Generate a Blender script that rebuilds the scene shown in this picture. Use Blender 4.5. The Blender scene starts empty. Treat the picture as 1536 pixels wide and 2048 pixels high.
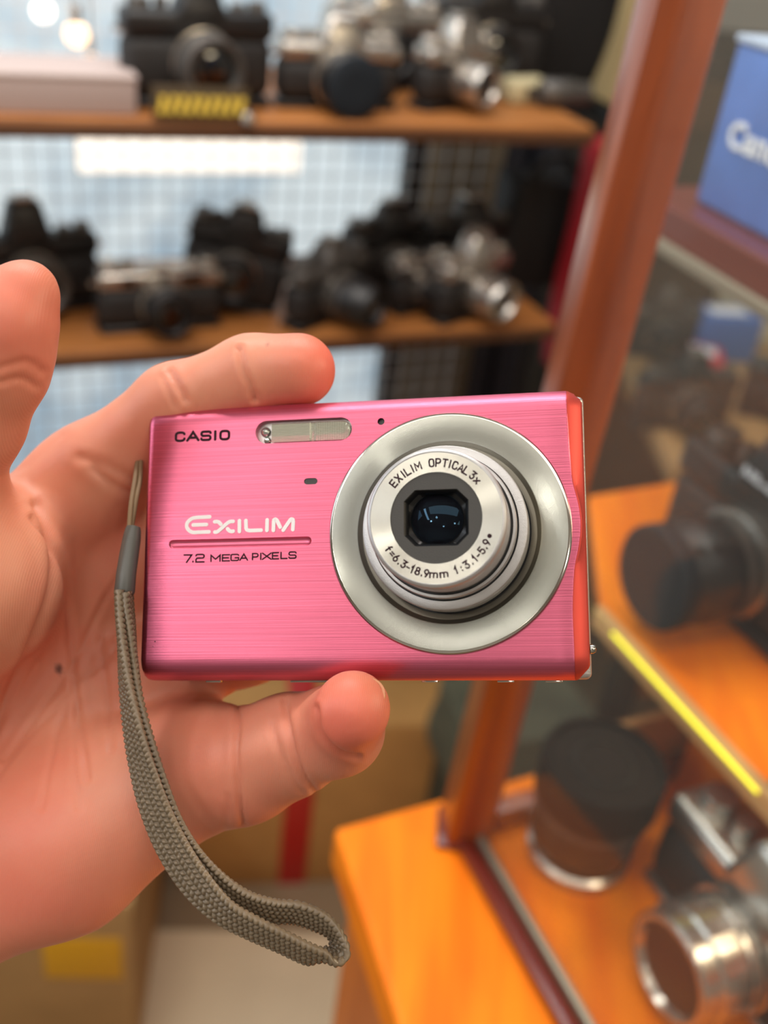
import bpy, bmesh, math, random
import numpy as np
from mathutils import Matrix, Vector
random.seed(4); rng = np.random.default_rng(7)
SC = bpy.context.scene; COL = SC.collection
V3 = lambda *a: np.array(a, float)
# ------------------------------------------------------------------ camera
F, CX, CY = 2100., 768., 1024.
CAM = V3(0, 0, 1.5); PITCH, ROLL = math.radians(33), math.radians(7.5)
_H = V3(1, 0, 0); FW = V3(0, math.cos(PITCH), -math.sin(PITCH)); _U = np.cross(_H, FW)
RT = math.cos(ROLL)*_H + math.sin(ROLL)*_U; UP = math.cos(ROLL)*_U - math.sin(ROLL)*_H
CM = Matrix(((RT[0], UP[0], -FW[0], CAM[0]), (RT[1], UP[1], -FW[1], CAM[1]), (RT[2], UP[2], -FW[2], CAM[2]), (0, 0, 0, 1)))
cd = bpy.data.cameras.new('camera'); cam = bpy.data.objects.new('camera', cd); COL.objects.link(cam)
cam.matrix_world = CM; SC.camera = cam
cd.sensor_fit = 'VERTICAL'; cd.sensor_height = 36; cd.sensor_width = 27; cd.lens = 36*F/2048; cd.clip_start = .01; cd.clip_end = 50
cd.dof.use_dof = True; cd.dof.focus_distance = .214; cd.dof.aperture_fstop = 9.5
vs = SC.view_settings; vs.view_transform = 'Standard'; vs.look = 'None'; vs.exposure = -0.20; vs.gamma = 1; vs.use_curve_mapping = False
# ------------------------------------------------------------------ world and lamps
w = bpy.data.worlds.new('shop_air'); SC.world = w; w.use_nodes = True
w.node_tree.nodes['Background'].inputs[0].default_value = (.80, .88, 1, 1)
w.node_tree.nodes['Background'].inputs[1].default_value = .4
def area(name, loc, target, sx, sy, power, col):
    l = bpy.data.lights.new(name, 'AREA'); l.shape = 'RECTANGLE'; l.size = sx; l.size_y = sy; l.energy = power; l.color = col
    o = bpy.data.objects.new(name, l); COL.objects.link(o); o.location = loc
    o.rotation_euler = (Vector(target)-Vector(loc)).to_track_quat('-Z', 'Y').to_euler(); return o
area('ceiling_lamp_front', (-1.35, -.55, 2.62), (-1.35, -.55, 0), .2, 1.0, 10, (.96, .97, 1))
area('ceiling_lamp_right', (1.0, -.7, 2.62), (1.0, -.7, 0), .2, 1.0, 4.5, (1, .86, .70))
area('ceiling_lamp_middle', (-.2, -.30, 2.64), (-.2, -.30, 0), 1.6, .5, 9, (1, .93, .86))
area('ceiling_lamp_back', (0, 1.2, 2.64), (0, 1.2, 0), 1.4, .5, 13, (.95, .97, 1))
for _x, _y, _e in ((-1.15, -1.2, 3.2), (-.15, -1.7, 1.6), (.65, -1.15, 1.6), (-.6, -.8, 1.2)):
    area('added_highlight_spot', (_x, _y, 2.63), (_x*.3, _y*.3, 1.2), .11, .11, _e, (1, .95, .88))  # added small lamps, there only to throw highlights on the brushed lens ring
area('added_shelf_fill', (-.25, .62, 2.1), (-.1, 1.05, 1.1), .9, .12, 9, (1, .94, .88))  # added fill light that brightens the shelves, not a fitting of the shop
area('window_daylight', (-1.9, .2, 1.9), (0, .3, 1.3), 1.4, 1.2, 16, (.80, .90, 1))
area('cabinet_lamp', (.55, .25, 1.62), (.30, .36, 1.0), .35, .12, 3.0, (1, .80, .55))

# ------------------------------------------------------------------ pixel to place helpers
def P(x, y, d): return CAM + d*(FW + RT*(x-CX)/F - UP*(y-CY)/F)
def onz(x, y, z):
    v = P(x, y, 1)-CAM; return CAM + v*(z-CAM[2])/v[2]
def hit(x, y, p0, n):
    v = P(x, y, 1)-CAM; return CAM + v*((np.asarray(p0)-CAM)@n)/(v@n)
def proj(p):
    q = np.asarray(p)-CAM; d = q@FW
    return np.stack([CX+F*(q@RT)/d, CY-F*(q@UP)/d, d], -1)

# ------------------------------------------------------------------ materials
MATS = {}
def srgb(c): return tuple(((x/255)/12.92 if x/255 <= .04045 else ((x/255+.055)/1.055)**2.4) for x in c)
def mat(name, col, rough=.5, metal=0., **kw):
    m = bpy.data.materials.new(name); m.use_nodes = True; nt = m.node_tree; b = nt.nodes['Principled BSDF']
    c = srgb(col) if max(col) > 1 else col
    b.inputs['Base Color'].default_value = (*c, 1); b.inputs['Roughness'].default_value = rough; b.inputs['Metallic'].default_value = metal
    for k, v in kw.items():
        if k in ('var', 'bump', 'stretch', 'scale'): continue
        b.inputs[k].default_value = v
    if 'var' in kw or 'bump' in kw:
        tc = nt.nodes.new('ShaderNodeTexCoord'); mp = nt.nodes.new('ShaderNodeMapping'); mp.inputs['Scale'].default_value = kw.get('stretch', (1, 1, 1))
        nz = nt.nodes.new('ShaderNodeTexNoise'); nz.inputs['Scale'].default_value = kw.get('scale', 40); nz.inputs['Detail'].default_value = 5
        nt.links.new(tc.outputs['Object'], mp.inputs[0]); nt.links.new(mp.outputs[0], nz.inputs['Vector'])
        if 'var' in kw:
            a = kw['var']; r = nt.nodes.new('ShaderNodeValToRGB')
            r.color_ramp.elements[0].position = .3; r.color_ramp.elements[1].position = .7
            r.color_ramp.elements[0].color = (*[x*(1-a) for x in c], 1); r.color_ramp.elements[1].color = (*[min(1, x*(1+a)) for x in c], 1)
            nt.links.new(nz.outputs['Fac'], r.inputs[0]); nt.links.new(r.outputs[0], b.inputs['Base Color'])
        if 'bump' in kw:
            bp = nt.nodes.new('ShaderNodeBump'); bp.inputs['Strength'].default_value = kw['bump']; bp.inputs['Distance'].default_value = .001
            nt.links.new(nz.outputs['Fac'], bp.inputs['Height']); nt.links.new(bp.outputs[0], b.inputs['Normal'])
    MATS[name] = m; return m
def emis(name, col, s):
    m = mat(name, col, .5); b = m.node_tree.nodes['Principled BSDF']; c = srgb(col)
    b.inputs['Emission Color'].default_value = (*c, 1); b.inputs['Emission Strength'].default_value = s; return m
def brushed(name, col, rough, aniso, streak=(4, 900, 900), axis=None, var=.12, bump=.25, metal=1.):
    m = mat(name, col, rough, metal); nt = m.node_tree; b = nt.nodes['Principled BSDF']; c = srgb(col)
    b.inputs['Anisotropic'].default_value = aniso
    tc = nt.nodes.new('ShaderNodeTexCoord')
    if axis is None:
        vt = nt.nodes.new('ShaderNodeVectorTransform'); vt.vector_type = 'VECTOR'; vt.convert_from = 'OBJECT'; vt.convert_to = 'WORLD'; vt.inputs[0].default_value = (0, 1, 0); nt.links.new(vt.outputs[0], b.inputs['Tangent'])
    if axis is None:      # straight brushing along local X
        mp = nt.nodes.new('ShaderNodeMapping'); mp.inputs['Scale'].default_value = streak; nt.links.new(tc.outputs['Object'], mp.inputs[0]); vec = mp.outputs[0]
    else:                 # turned (circular) brushing round local Z
        sx = nt.nodes.new('ShaderNodeSeparateXYZ'); nt.links.new(tc.outputs['Object'], sx.inputs[0])
        vl = nt.nodes.new('ShaderNodeVectorMath'); vl.operation = 'LENGTH'; cx = nt.nodes.new('ShaderNodeCombineXYZ')
        c2 = nt.nodes.new('ShaderNodeCombineXYZ'); nt.links.new(sx.outputs[0], c2.inputs[0]); nt.links.new(sx.outputs[1], c2.inputs[1])
        nt.links.new(c2.outputs[0], vl.inputs[0]); ml = nt.nodes.new('ShaderNodeMath'); ml.operation = 'MULTIPLY'; ml.inputs[1].default_value = streak[1]
        nt.links.new(vl.outputs['Value'], ml.inputs[0]); nt.links.new(ml.outputs[0], cx.inputs[0]); vec = cx.outputs[0]
        tg = nt.nodes.new('ShaderNodeTangent'); tg.direction_type = 'RADIAL'; tg.axis = 'Z'; nt.links.new(tg.outputs[0], b.inputs['Tangent']); b.inputs['Anisotropic Rotation'].default_value = .25
    nz = nt.nodes.new('ShaderNodeTexNoise'); nz.inputs['Scale'].default_value = 4; nz.inputs['Detail'].default_value = 6; nt.links.new(vec, nz.inputs['Vector'])
    r = nt.nodes.new('ShaderNodeValToRGB'); r.color_ramp.elements[0].position = .3; r.color_ramp.elements[1].position = .72
    r.color_ramp.elements[0].color = (*[x*(1-var) for x in c], 1); r.color_ramp.elements[1].color = (*[min(1, x*(1+var)) for x in c], 1)
    nt.links.new(nz.outputs['Fac'], r.inputs[0]); nt.links.new(r.outputs[0], b.inputs['Base Color'])
    bp = nt.nodes.new('ShaderNodeBump'); bp.inputs['Strength'].default_value = bump; bp.inputs['Distance'].default_value = .00005
    nt.links.new(nz.outputs['Fac'], bp.inputs['Height']); nt.links.new(bp.outputs[0], b.inputs['Normal'])
    return m
def wood(name, c0, c1, rough=.35, axis=(1, 14, 14), scale=6, coat=.3):
    m = mat(name, c0, rough); nt = m.node_tree; b = nt.nodes['Principled BSDF']; b.inputs['Coat Weight'].default_value = coat; b.inputs['Coat Roughness'].default_value = .25
    tc = nt.nodes.new('ShaderNodeTexCoord'); mp = nt.nodes.new('ShaderNodeMapping'); mp.inputs['Scale'].default_value = axis
    nt.links.new(tc.outputs['Object'], mp.inputs[0])
    nz = nt.nodes.new('ShaderNodeTexNoise'); nz.inputs['Scale'].default_value = scale; nz.inputs['Detail'].default_value = 8; nz.inputs['Distortion'].default_value = .6
    nt.links.new(mp.outputs[0], nz.inputs['Vector'])
    r = nt.nodes.new('ShaderNodeValToRGB'); r.color_ramp.elements[0].position = .32; r.color_ramp.elements[1].position = .68
    r.color_ramp.elements[0].color = (*srgb(c0), 1); r.color_ramp.elements[1].color = (*srgb(c1), 1)
    nt.links.new(nz.outputs['Fac'], r.inputs[0]); nt.links.new(r.outputs[0], b.inputs['Base Color']); return m
def glassy(name, tint=(1, 1, 1), gl=.12, haze=0.0):
    m = bpy.data.materials.new(name); m.use_nodes = True; nt = m.node_tree; nt.nodes.remove(nt.nodes['Principled BSDF'])
    out = nt.nodes['Material Output']; tr = nt.nodes.new('ShaderNodeBsdfTransparent'); tr.inputs[0].default_value = (*tint, 1)
    g = nt.nodes.new('ShaderNodeBsdfGlossy'); g.inputs['Roughness'].default_value = .03
    fr = nt.nodes.new('ShaderNodeFresnel'); fr.inputs[0].default_value = 1.28
    mx = nt.nodes.new('ShaderNodeMixShader'); gm = nt.nodes.new('ShaderNodeNewGeometry'); iv = nt.nodes.new('ShaderNodeMath'); iv.operation = 'SUBTRACT'; iv.inputs[0].default_value = 1; nt.links.new(gm.outputs['Backfacing'], iv.inputs[1]); ml = nt.nodes.new('ShaderNodeMath'); ml.operation = 'MULTIPLY'; nt.links.new(fr.outputs[0], ml.inputs[0]); nt.links.new(iv.outputs[0], ml.inputs[1]); nt.links.new(ml.outputs[0], mx.inputs[0]); nt.links.new(tr.outputs[0], mx.inputs[1]); nt.links.new(g.outputs[0], mx.inputs[2])
    last = mx
    if haze:
        df = nt.nodes.new('ShaderNodeBsdfDiffuse'); df.inputs[0].default_value = (.75, .72, .68, 1)
        m2 = nt.nodes.new('ShaderNodeMixShader'); m2.inputs[0].default_value = haze
        nt.links.new(mx.outputs[0], m2.inputs[1]); nt.links.new(df.outputs[0], m2.inputs[2]); last = m2
    nt.links.new(last.outputs[0], out.inputs[0]); MATS[name] = m; return m

# ------------------------------------------------------------------ mesh helpers
class MB:
    def __init__(s): s.v = []; s.f = []; s.sm = []
    def add(s, v, f, smooth=True):
        o = len(s.v); s.v += [tuple(map(float, p)) for p in v]; s.f += [tuple(i+o for i in q) for q in f]; s.sm += [smooth]*len(f); return s
    def box(s, c, d, bev=0., M=None, taper=1.0):
        x, y, z = [k/2 for k in d]; bev = min(bev, x*.9, y*.9, z*.9) if bev else 0
        if not bev:
            v = [(sx*x*(taper if sz > 0 else 1), sy*y*(taper if sz > 0 else 1), sz*z) for sz in (-1, 1) for sx, sy in ((-1, -1), (1, -1), (1, 1), (-1, 1))]
            f = [(3, 2, 1, 0), (4, 5, 6, 7)]+[(i, (i+1) % 4, 4+(i+1) % 4, 4+i) for i in range(4)]
        else:
            b_ = bmesh.new(); bmesh.ops.create_cube(b_, size=1)
            for q in b_.verts: q.co = Vector((q.co.x*2*x*(taper if q.co.z > 0 else 1), q.co.y*2*y*(taper if q.co.z > 0 else 1), q.co.z*2*z))
            bmesh.ops.bevel(b_, geom=b_.edges[:], offset=bev, segments=3, profile=.5, affect='EDGES')
            b_.verts.index_update(); v = [tuple(q.co) for q in b_.verts]; f = [tuple(q.index for q in fc.verts) for fc in b_.faces]; b_.free()
        v = [Vector(p) for p in v]
        if M is not None: v = [M @ p for p in v]
        v = [p+Vector(c) for p in v]; return s.add(v, f, bool(bev))
    def lathe(s, prof, n=64, c=(0, 0, 0), M=None, a0=0, rad=None):
        k = len(prof); v = []; f = []
        for i in range(n):
            t = 2*math.pi*i/n+a0
            for r, z in prof:
                rr = r*(rad(t, z) if rad else 1)
                v.append(Vector((rr*math.cos(t), rr*math.sin(t), z)))
        if M is not None: v = [M @ p for p in v]
        v = [p+Vector(c) for p in v]
        for i in range(n):
            j = (i+1) % n
            for q in range(k-1): f.append((i*k+q, j*k+q, j*k+q+1, i*k+q+1))
        return s.add(v, f)
    def tube(s, pts, r, n=10, cap=True):
        pts = [Vector(p) for p in pts]; m = len(pts); rs = r if hasattr(r, '__len__') else [r]*m; v = []; f = []; u = None
        for i, p in enumerate(pts):
            t = (pts[min(i+1, m-1)]-pts[max(i-1, 0)]).normalized()
            if u is None: u = t.orthogonal().normalized()
            u = (u-t*u.dot(t)).normalized(); b = t.cross(u)
            for k in range(n):
                a = 2*math.pi*k/n; v.append(p+rs[i]*(u*math.cos(a)+b*math.sin(a)))
        for i in range(m-1):
            for k in range(n): f.append((i*n+k, i*n+(k+1) % n, (i+1)*n+(k+1) % n, (i+1)*n+k))
        if cap: f.append(tuple(range(n))[::-1]); f.append(tuple(range((m-1)*n, m*n)))
        return s.add(v, f)
    def prism(s, poly, z0, z1):
        n = len(poly); v = [(*p[:2], z0) for p in poly]+[(*p[:2], z1) for p in poly]
        ar = sum(poly[i][0]*poly[(i+1) % n][1]-poly[(i+1) % n][0]*poly[i][1] for i in range(n))
        f = [tuple(range(n))[::-1], tuple(range(n, 2*n))]+[(i, (i+1) % n, n+(i+1) % n, n+i) for i in range(n)]
        if ar < 0: f = [q[::-1] for q in f]
        return s.add(v, f, False)
    def build(s, name, m, parent=None, sharp=40, origin=None):
        me = bpy.data.meshes.new(name); v = s.v
        if origin is not None: v = [(p[0]-origin[0], p[1]-origin[1], p[2]-origin[2]) for p in v]
        me.from_pydata(v, [], s.f); me.materials.append(m)
        me.polygons.foreach_set('use_smooth', s.sm); me.update()
        if any(s.sm) and sharp: me.set_sharp_from_angle(angle=math.radians(sharp))
        o = bpy.data.objects.new(name, me); COL.objects.link(o)
        if parent is not None: o.parent = parent
        if origin is not None: o.location = origin
        return o
def thing(name, label, cat, loc=(0, 0, 0), rz=0, group=None, M=None):
    o = bpy.data.objects.new(name, None); COL.objects.link(o); o.empty_display_size = .01
    if M is not None: o.matrix_world = M
    else: o.location = loc; o.rotation_euler = (0, 0, rz)
    return tag(o, label, cat, group)
def tag(o, label, cat, group=None):
    o['label'] = label; o['category'] = cat
    if group: o['group'] = group
    return o
def struct(o): o['kind'] = 'structure'; return o
def lab(o, t): o['label'] = t; return o

# ------------------------------------------------------------------ shelf wall coordinates
E_ = V3(.900, .436, 0); B_ = V3(-.436, .900, 0); SO = V3(-.368, .906, 0)      # along the shelf, away from the viewer, front edge origin
def S(u, v, z): return SO+E_*u+B_*v+V3(0, 0, z)
SYAW = math.atan2(E_[1], E_[0])
def sv(px, py, v, z=None):                                                    # pixel on the vertical plane v behind the shelf front
    p = hit(px, py, S(0, v, 0), B_); q = p-SO; return q@E_, p[2]
ZT, ZL = 1.258, 1.036
# ------------------------------------------------------------------ room
M_floor = mat('floor_vinyl', (150, 128, 100), .45, var=.12, scale=3)
M_wall = mat('wall_paint', (214, 208, 198), .8, var=.03, scale=3)
M_ceil = mat('ceiling_paint', (225, 222, 216), .9, var=.02, scale=3)
struct(MB().box((0, .6, -.03), (5.2, 5.2, .06)).build('floor', M_floor))
struct(MB().box((0, .6, 2.73), (5.2, 5.2, .06)).build('ceiling', M_ceil))
struct(MB().box((-2.63, .6, 1.35), (.06, 5.2, 2.7)).build('wall_left', M_wall))
struct(MB().box((2.63, .6, 1.35), (.06, 5.2, 2.7)).build('wall_right', M_wall))
struct(MB().box((0, -2.03, 1.35), (5.2, .06, 2.7)).build('wall_rear', M_wall))
struct(MB().box((0, 3.23, 1.35), (5.2, .06, 2.7)).build('wall_front', M_wall))
# ------------------------------------------------------------------ background materials
M_shelf = wood('shelf_wood', (146, 90, 44), (182, 118, 62), .45, axis=(1, 10, 10), coat=.1)
M_orange = wood('counter_wood', (236, 112, 4), (255, 142, 16), .55, axis=(10, 1.2, 10), scale=5, coat=.05)
M_orange.node_tree.nodes['Principled BSDF'].inputs['Specular IOR Level'].default_value = .2
M_post = wood('post_wood', (120, 52, 20), (158, 76, 32), .3, axis=(14, 14, 1.5), scale=5, coat=.6)
M_sblack = mat('camera_black', (26, 24, 24), .38); M_leath = mat('leatherette', (32, 29, 28), .6, bump=.4, scale=900)
M_schrome = mat('camera_chrome', (188, 182, 174), .26, .9); M_sgrey = mat('camera_grey', (92, 88, 84), .4, .5)
M_sglass = mat('dark_lens_glass', (6, 7, 10), .05, 0., **{'Coat Weight': 1.}); M_grip = mat('rubber_grip', (18, 18, 19), .6, bump=.5, scale=1200)
M_channel = mat('brown_channel', (104, 36, 26), .3, **{'Coat Weight': .4}); M_alu = mat('aluminium_strip', (170, 158, 138), .35, .6)
M_wire = mat('white_wire', (226, 230, 232), .4); M_card = mat('cardboard', (198, 146, 82), .8, var=.08, scale=12)
M_glass = glassy('pane_glass', (.97, .98, .97), haze=.02)
# ------------------------------------------------------------------ backdrop behind the shelves
def slab(name, px0, px1, py0, py1, v, th, m, label=None, cat=None, parent=None):
    """upright board standing parallel to the shelves at distance v behind their front edge"""
    ym = (py0+py1)/2; u0, z1 = sv(px0, py0, v); u1, z0 = sv(px1, py1, v); c = S((u0+u1)/2, v+th/2, (z0+z1)/2)
    return c, abs(u1-u0), abs(z1-z0)
VB = .42
def panel(name, u0, u1, z0, z1, v, th, m, parent=None, bev=0.):
    c = S((u0+u1)/2, v+th/2, (z0+z1)/2); o = MB().box((0, 0, 0), (u1-u0, th, z1-z0), bev).build(name, m, parent)
    o.location = c; o.rotation_euler = (0, 0, SYAW); return o
u_a = sv(-900, 450, VB)[0]; u_b = sv(797, 360, VB)[0]; u_c = sv(990, 360, VB-.02)[0]; u_d = sv(1165, 360, VB-.04)[0]; u_e = sv(1330, 300, VB)[0]
# the pale, daylit window film behind the wire mesh
M_film = bpy.data.materials.new('window_film'); M_film.use_nodes = True; nt = M_film.node_tree; b = nt.nodes['Principled BSDF']
tc = nt.nodes.new('ShaderNodeTexCoord'); mp = nt.nodes.new('ShaderNodeMapping'); mp.inputs['Scale'].default_value = (1, 1, 1.1); nz = nt.nodes.new('ShaderNodeTexNoise'); nz.inputs['Scale'].default_value = 3.2; nz.inputs['Detail'].default_value = 3; nz.inputs['Distortion'].default_value = 1.2
nt.links.new(tc.outputs['Object'], mp.inputs[0]); nt.links.new(mp.outputs[0], nz.inputs['Vector']); r = nt.nodes.new('ShaderNodeValToRGB')
r.color_ramp.elements[0].position = .36; r.color_ramp.elements[0].color = (*srgb((146, 172, 190)), 1); r.color_ramp.elements[1].position = .60; r.color_ramp.elements[1].color = (*srgb((214, 226, 230)), 1)
nt.links.new(nz.outputs[0], r.inputs[0]); nt.links.new(r.outputs[0], b.inputs['Emission Color']); b.inputs['Emission Strength'].default_value = 1.02; b.inputs['Base Color'].default_value = (.25, .29, .31, 1); b.inputs['Roughness'].default_value = .35
win = struct(panel('window_1', u_a, u_b, .42, 2.1, VB, .02, M_film))
struct(panel('trim_1', u_b, u_b+.022, .35, 2.1, VB-.03, .05, mat('black_frame', (22, 22, 24), .5)))
struct(panel('wall_back', u_b+.02, u_b+.44, .0, 2.7, VB+.28, .04, mat('brown_wall', (60, 50, 40), .8, var=.1)))
# curtain with folds
mb = MB(); nn_ = 160; v = []; f = []
for i in range(nn_+1):
    for k, z in enumerate((.5, 2.1)):
        for s_ in (0, 1):
            u = u_b+.03+(u_c-u_b-.03)*i/nn_; v.append(tuple(S(u, VB-.02+.014*math.sin(i*.55)+.006*math.sin(i*1.7)+s_*.003, z)))
for i in range(nn_):
    a = i*4; c = a+4; f += [(a, c, c+2, a+2), (c+1, a+1, a+3, c+3)]
mb.add(v, f); cu = mb.build('curtain', mat('curtain_cloth', (136, 122, 100), .85, var=.25, scale=7, stretch=(6, 6, .4)))
tag(cu, 'taupe striped curtain hanging behind the mesh, right of the pale window', 'curtain')
lk = thing('locker', 'dark navy tall cabinet standing behind the right ends of the shelves', 'cabinet', S((u_c+u_d)/2, VB+.02, 0), SYAW)
MB().box((0, .10, .85), (u_d-u_c+.03, .2, 1.7), .004).build('body', mat('navy_metal', (26, 30, 42), .5), lk)
for sx in (-1, 1): MB().box((sx*(u_d-u_c+.02)/4, -.006, .86), ((u_d-u_c)/2-.004, .012, 1.64), .003).build('door', mat('navy_door', (38, 42, 56), .45), lk)
MB().tube([(.012, -.03, .9), (.012, -.03, 1.0)], .004).build('handle', M_schrome, lk)
# red bag and cream box to the right
def soft_bag(name, label, cat, cx, cy, z0, z1, wd, dp, yaw, m, seed=0, group=None, parts=True):
    t = thing(name, label, cat, (cx, cy, z0), yaw, group); h = z1-z0; rg = np.random.default_rng(seed)
    v = []; f = []; nu, nz_ = 40, 18
    for k in range(nz_+1):
        s = k/nz_; sc = (1-.10*s**2)*(1-.18*(1-s)**6); ph_ = rg.uniform(0, 6)
        for i in range(nu):
            a = 2*math.pi*i/nu; ca, sa = math.cos(a), math.sin(a); e = .35
            x = math.copysign(abs(ca)**e, ca)*wd/2*sc*(1+.03*math.sin(3*a+5*s)); y = math.copysign(abs(sa)**e, sa)*dp/2*sc*(1+.06*math.sin(5*a+7*s))
            v.append((x, y, h*s+.006*math.sin(4*a+s*3)*s))
    for k in range(nz_):
        for i in range(nu): j = (i+1) % nu; f.append((k*nu+i, k*nu+j, (k+1)*nu+j, (k+1)*nu+i))
    f.append(tuple(range(nu))[::-1]); f.append(tuple(range(nz_*nu, (nz_+1)*nu)))
    MB().add(v, f).build('body', m, t)
    if parts:
        pts = [(wd*.28*math.cos(a), -dp*.3, h*.98+wd*.3*math.sin(a)) for a in np.linspace(math.pi, 0, 14)]
        MB().tube(pts, .006).build('handle', m, t)
    return t
p = hit(1184, 500, S(0, .05, 0), B_); red = soft_bag('bag', 'dark red cloth bag hanging beside the wooden post, right of the shelves', 'bag', p[0], p[1], p[2]-.15, 1.232, .066, .05, SYAW, mat('red_cloth', (150, 12, 26), .7, bump=.3, scale=60), 3)
p = hit(1262, 130, S(0, .27, 0), B_); bx_ = thing('box', 'cream upright carton seen above the red bag, left of the post', 'box', (p[0], p[1], p[2]-.045), SYAW)
MB().box((0, 0, .10), (.075, .07, .20), .003).build('carton', mat('cream_card', (226, 196, 140), .7), bx_); MB().box((0, 0, .202), (.077, .072, .006), .001).build('lid', mat('cream_lid', (214, 184, 130), .7), bx_)
# stand under red bag / cream box
u_s = (p-SO)@E_
st = thing('side_rack', 'dark metal rack carrying the cream carton behind the post', 'rack', S(u_s, .27, 0), SYAW)
MB().box((0, 0, p[2]-.055), (.10, .12, .018), .002).build('rack_shelf', M_sblack, st)
for sx in (-1, 1):
    for sy in (-1, 1): MB().tube([(sx*.045, sy*.05, 0), (sx*.045, sy*.05, p[2]-.055)], .006).build('leg', M_sblack, st)
MB().tube([(-.02, -.05, p[2]-.07), (-.03, -.15, p[2]-.075)], .004).build('hook', M_sblack, st)
# wire mesh
mb = MB(); uM0, uM1 = -.95, sv(985, 360, .25)[0]; VM = .255; zz0, zz1 = .62, 1.72
def wire(p, q, r=.0009):
    mb.tube([tuple(p), tuple(q)], r, 6)
k = 0
u = uM0
while u <= uM1+1e-6: wire(S(u, VM, zz0), S(u, VM, zz1), .0009); u += .0255; k += 1
z = zz0
while z <= zz1+1e-6: wire(S(uM0, VM+.002, z), S(uM1, VM+.002, z), .0009); z += .0255
tag(mb.build('wire_mesh', M_wire), 'white wire grid panel behind the two wooden display shelves', 'wire panel')
# hanging bulbs behind the mesh, then a glowing patch imitating a light reflection
M_bulb = emis('warm_bulb', (255, 214, 170), 3.2); M_bulbw = emis('white_bulb', (255, 246, 235), 3.2)
for i, (px, py, r_, m, lb) in enumerate(((86, 22, .011, M_bulbw, 'small white glowing bulb at the very top left corner'), (153, 68, .013, M_bulb, 'warm glowing bulb, middle of the three hanging top left'), (182, 122, .008, M_bulb, 'small warm bulb hanging lowest of the three top left'), (385, 6, .016, M_bulb, 'warm bulb above the large black camera on the top shelf'))):
    p = hit(px, py, S(0, .36, 0), B_); t = thing('light_bulb', lb, 'light bulb', tuple(p), SYAW, 'bulbs hanging behind the wire mesh')
    MB().lathe([(r_*math.sin(a), -r_*math.cos(a)) for a in np.linspace(0, math.pi*.85, 12)], 20).build('globe', m, t)
    MB().tube([(0, 0, r_*.8), (0, 0, r_*.8+.02)], r_*.45).build('socket', M_schrome, t)
    MB().tube([(0, 0, r_*.8+.02), (0, 0, 2.7-p[2])], .0012, 6).build('cable', M_sblack, t)
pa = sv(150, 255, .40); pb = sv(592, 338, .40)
lb_ = thing('reflection_patch', 'white glowing patch imitating a light reflection behind the mesh just below the top shelf', 'light reflection', S((pa[0]+pb[0])/2, .39, pb[1]), SYAW)
wdt = pb[0]-pa[0]; MB().box((0, 0, .035), (wdt, .02, .07), .004).build('glow_face', emis('reflection_glow', (255, 246, 232), 1.25), lb_)  # added glow standing in for a light reflection, not a real fixture
MB().box((0, .014, .035), (wdt+.006, .01, .076), .002).build('glow_backing', M_wire, lb_)
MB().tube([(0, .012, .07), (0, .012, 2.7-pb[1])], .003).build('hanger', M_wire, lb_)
# ------------------------------------------------------------------ the two display shelves
def shelf(name, zt, label, th, px_end, py_end, u0=-.9, dp=.245):
    pe = hit(px_end, py_end, S(0, 0, 0), B_); u1 = (pe-SO)@E_
    t = thing(name, label, 'shelf', S((u0+u1)/2, dp/2, zt-th), SYAW)
    MB().box((0, 0, th/2), (u1-u0, dp, th), .002).build('board', M_shelf, t)
    MB().box((0, -dp/2-.002, th*.35), (u1-u0, .004, th*.7), .0008).build('front_edging', wood('shelf_edging', (70, 42, 22), (96, 60, 32), .5), t)
    for uu in (u0+.1, u1-.12): MB().tube([(uu-(u0+u1)/2, dp/2-.01, -.05), (uu-(u0+u1)/2, dp/2-.01, .0), (uu-(u0+u1)/2, -dp/4, 0)], .004).build('bracket', M_sblack, t)
    return t, u1
sh1, u1a = shelf('display_shelf', ZT, 'upper brown wooden shelf holding a row of old cameras', .017, 1190, 258)
sh2, u1b = shelf('display_shelf', ZL, 'lower brown wooden shelf of old cameras, above the index finger', .017, 1108, 660)
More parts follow.
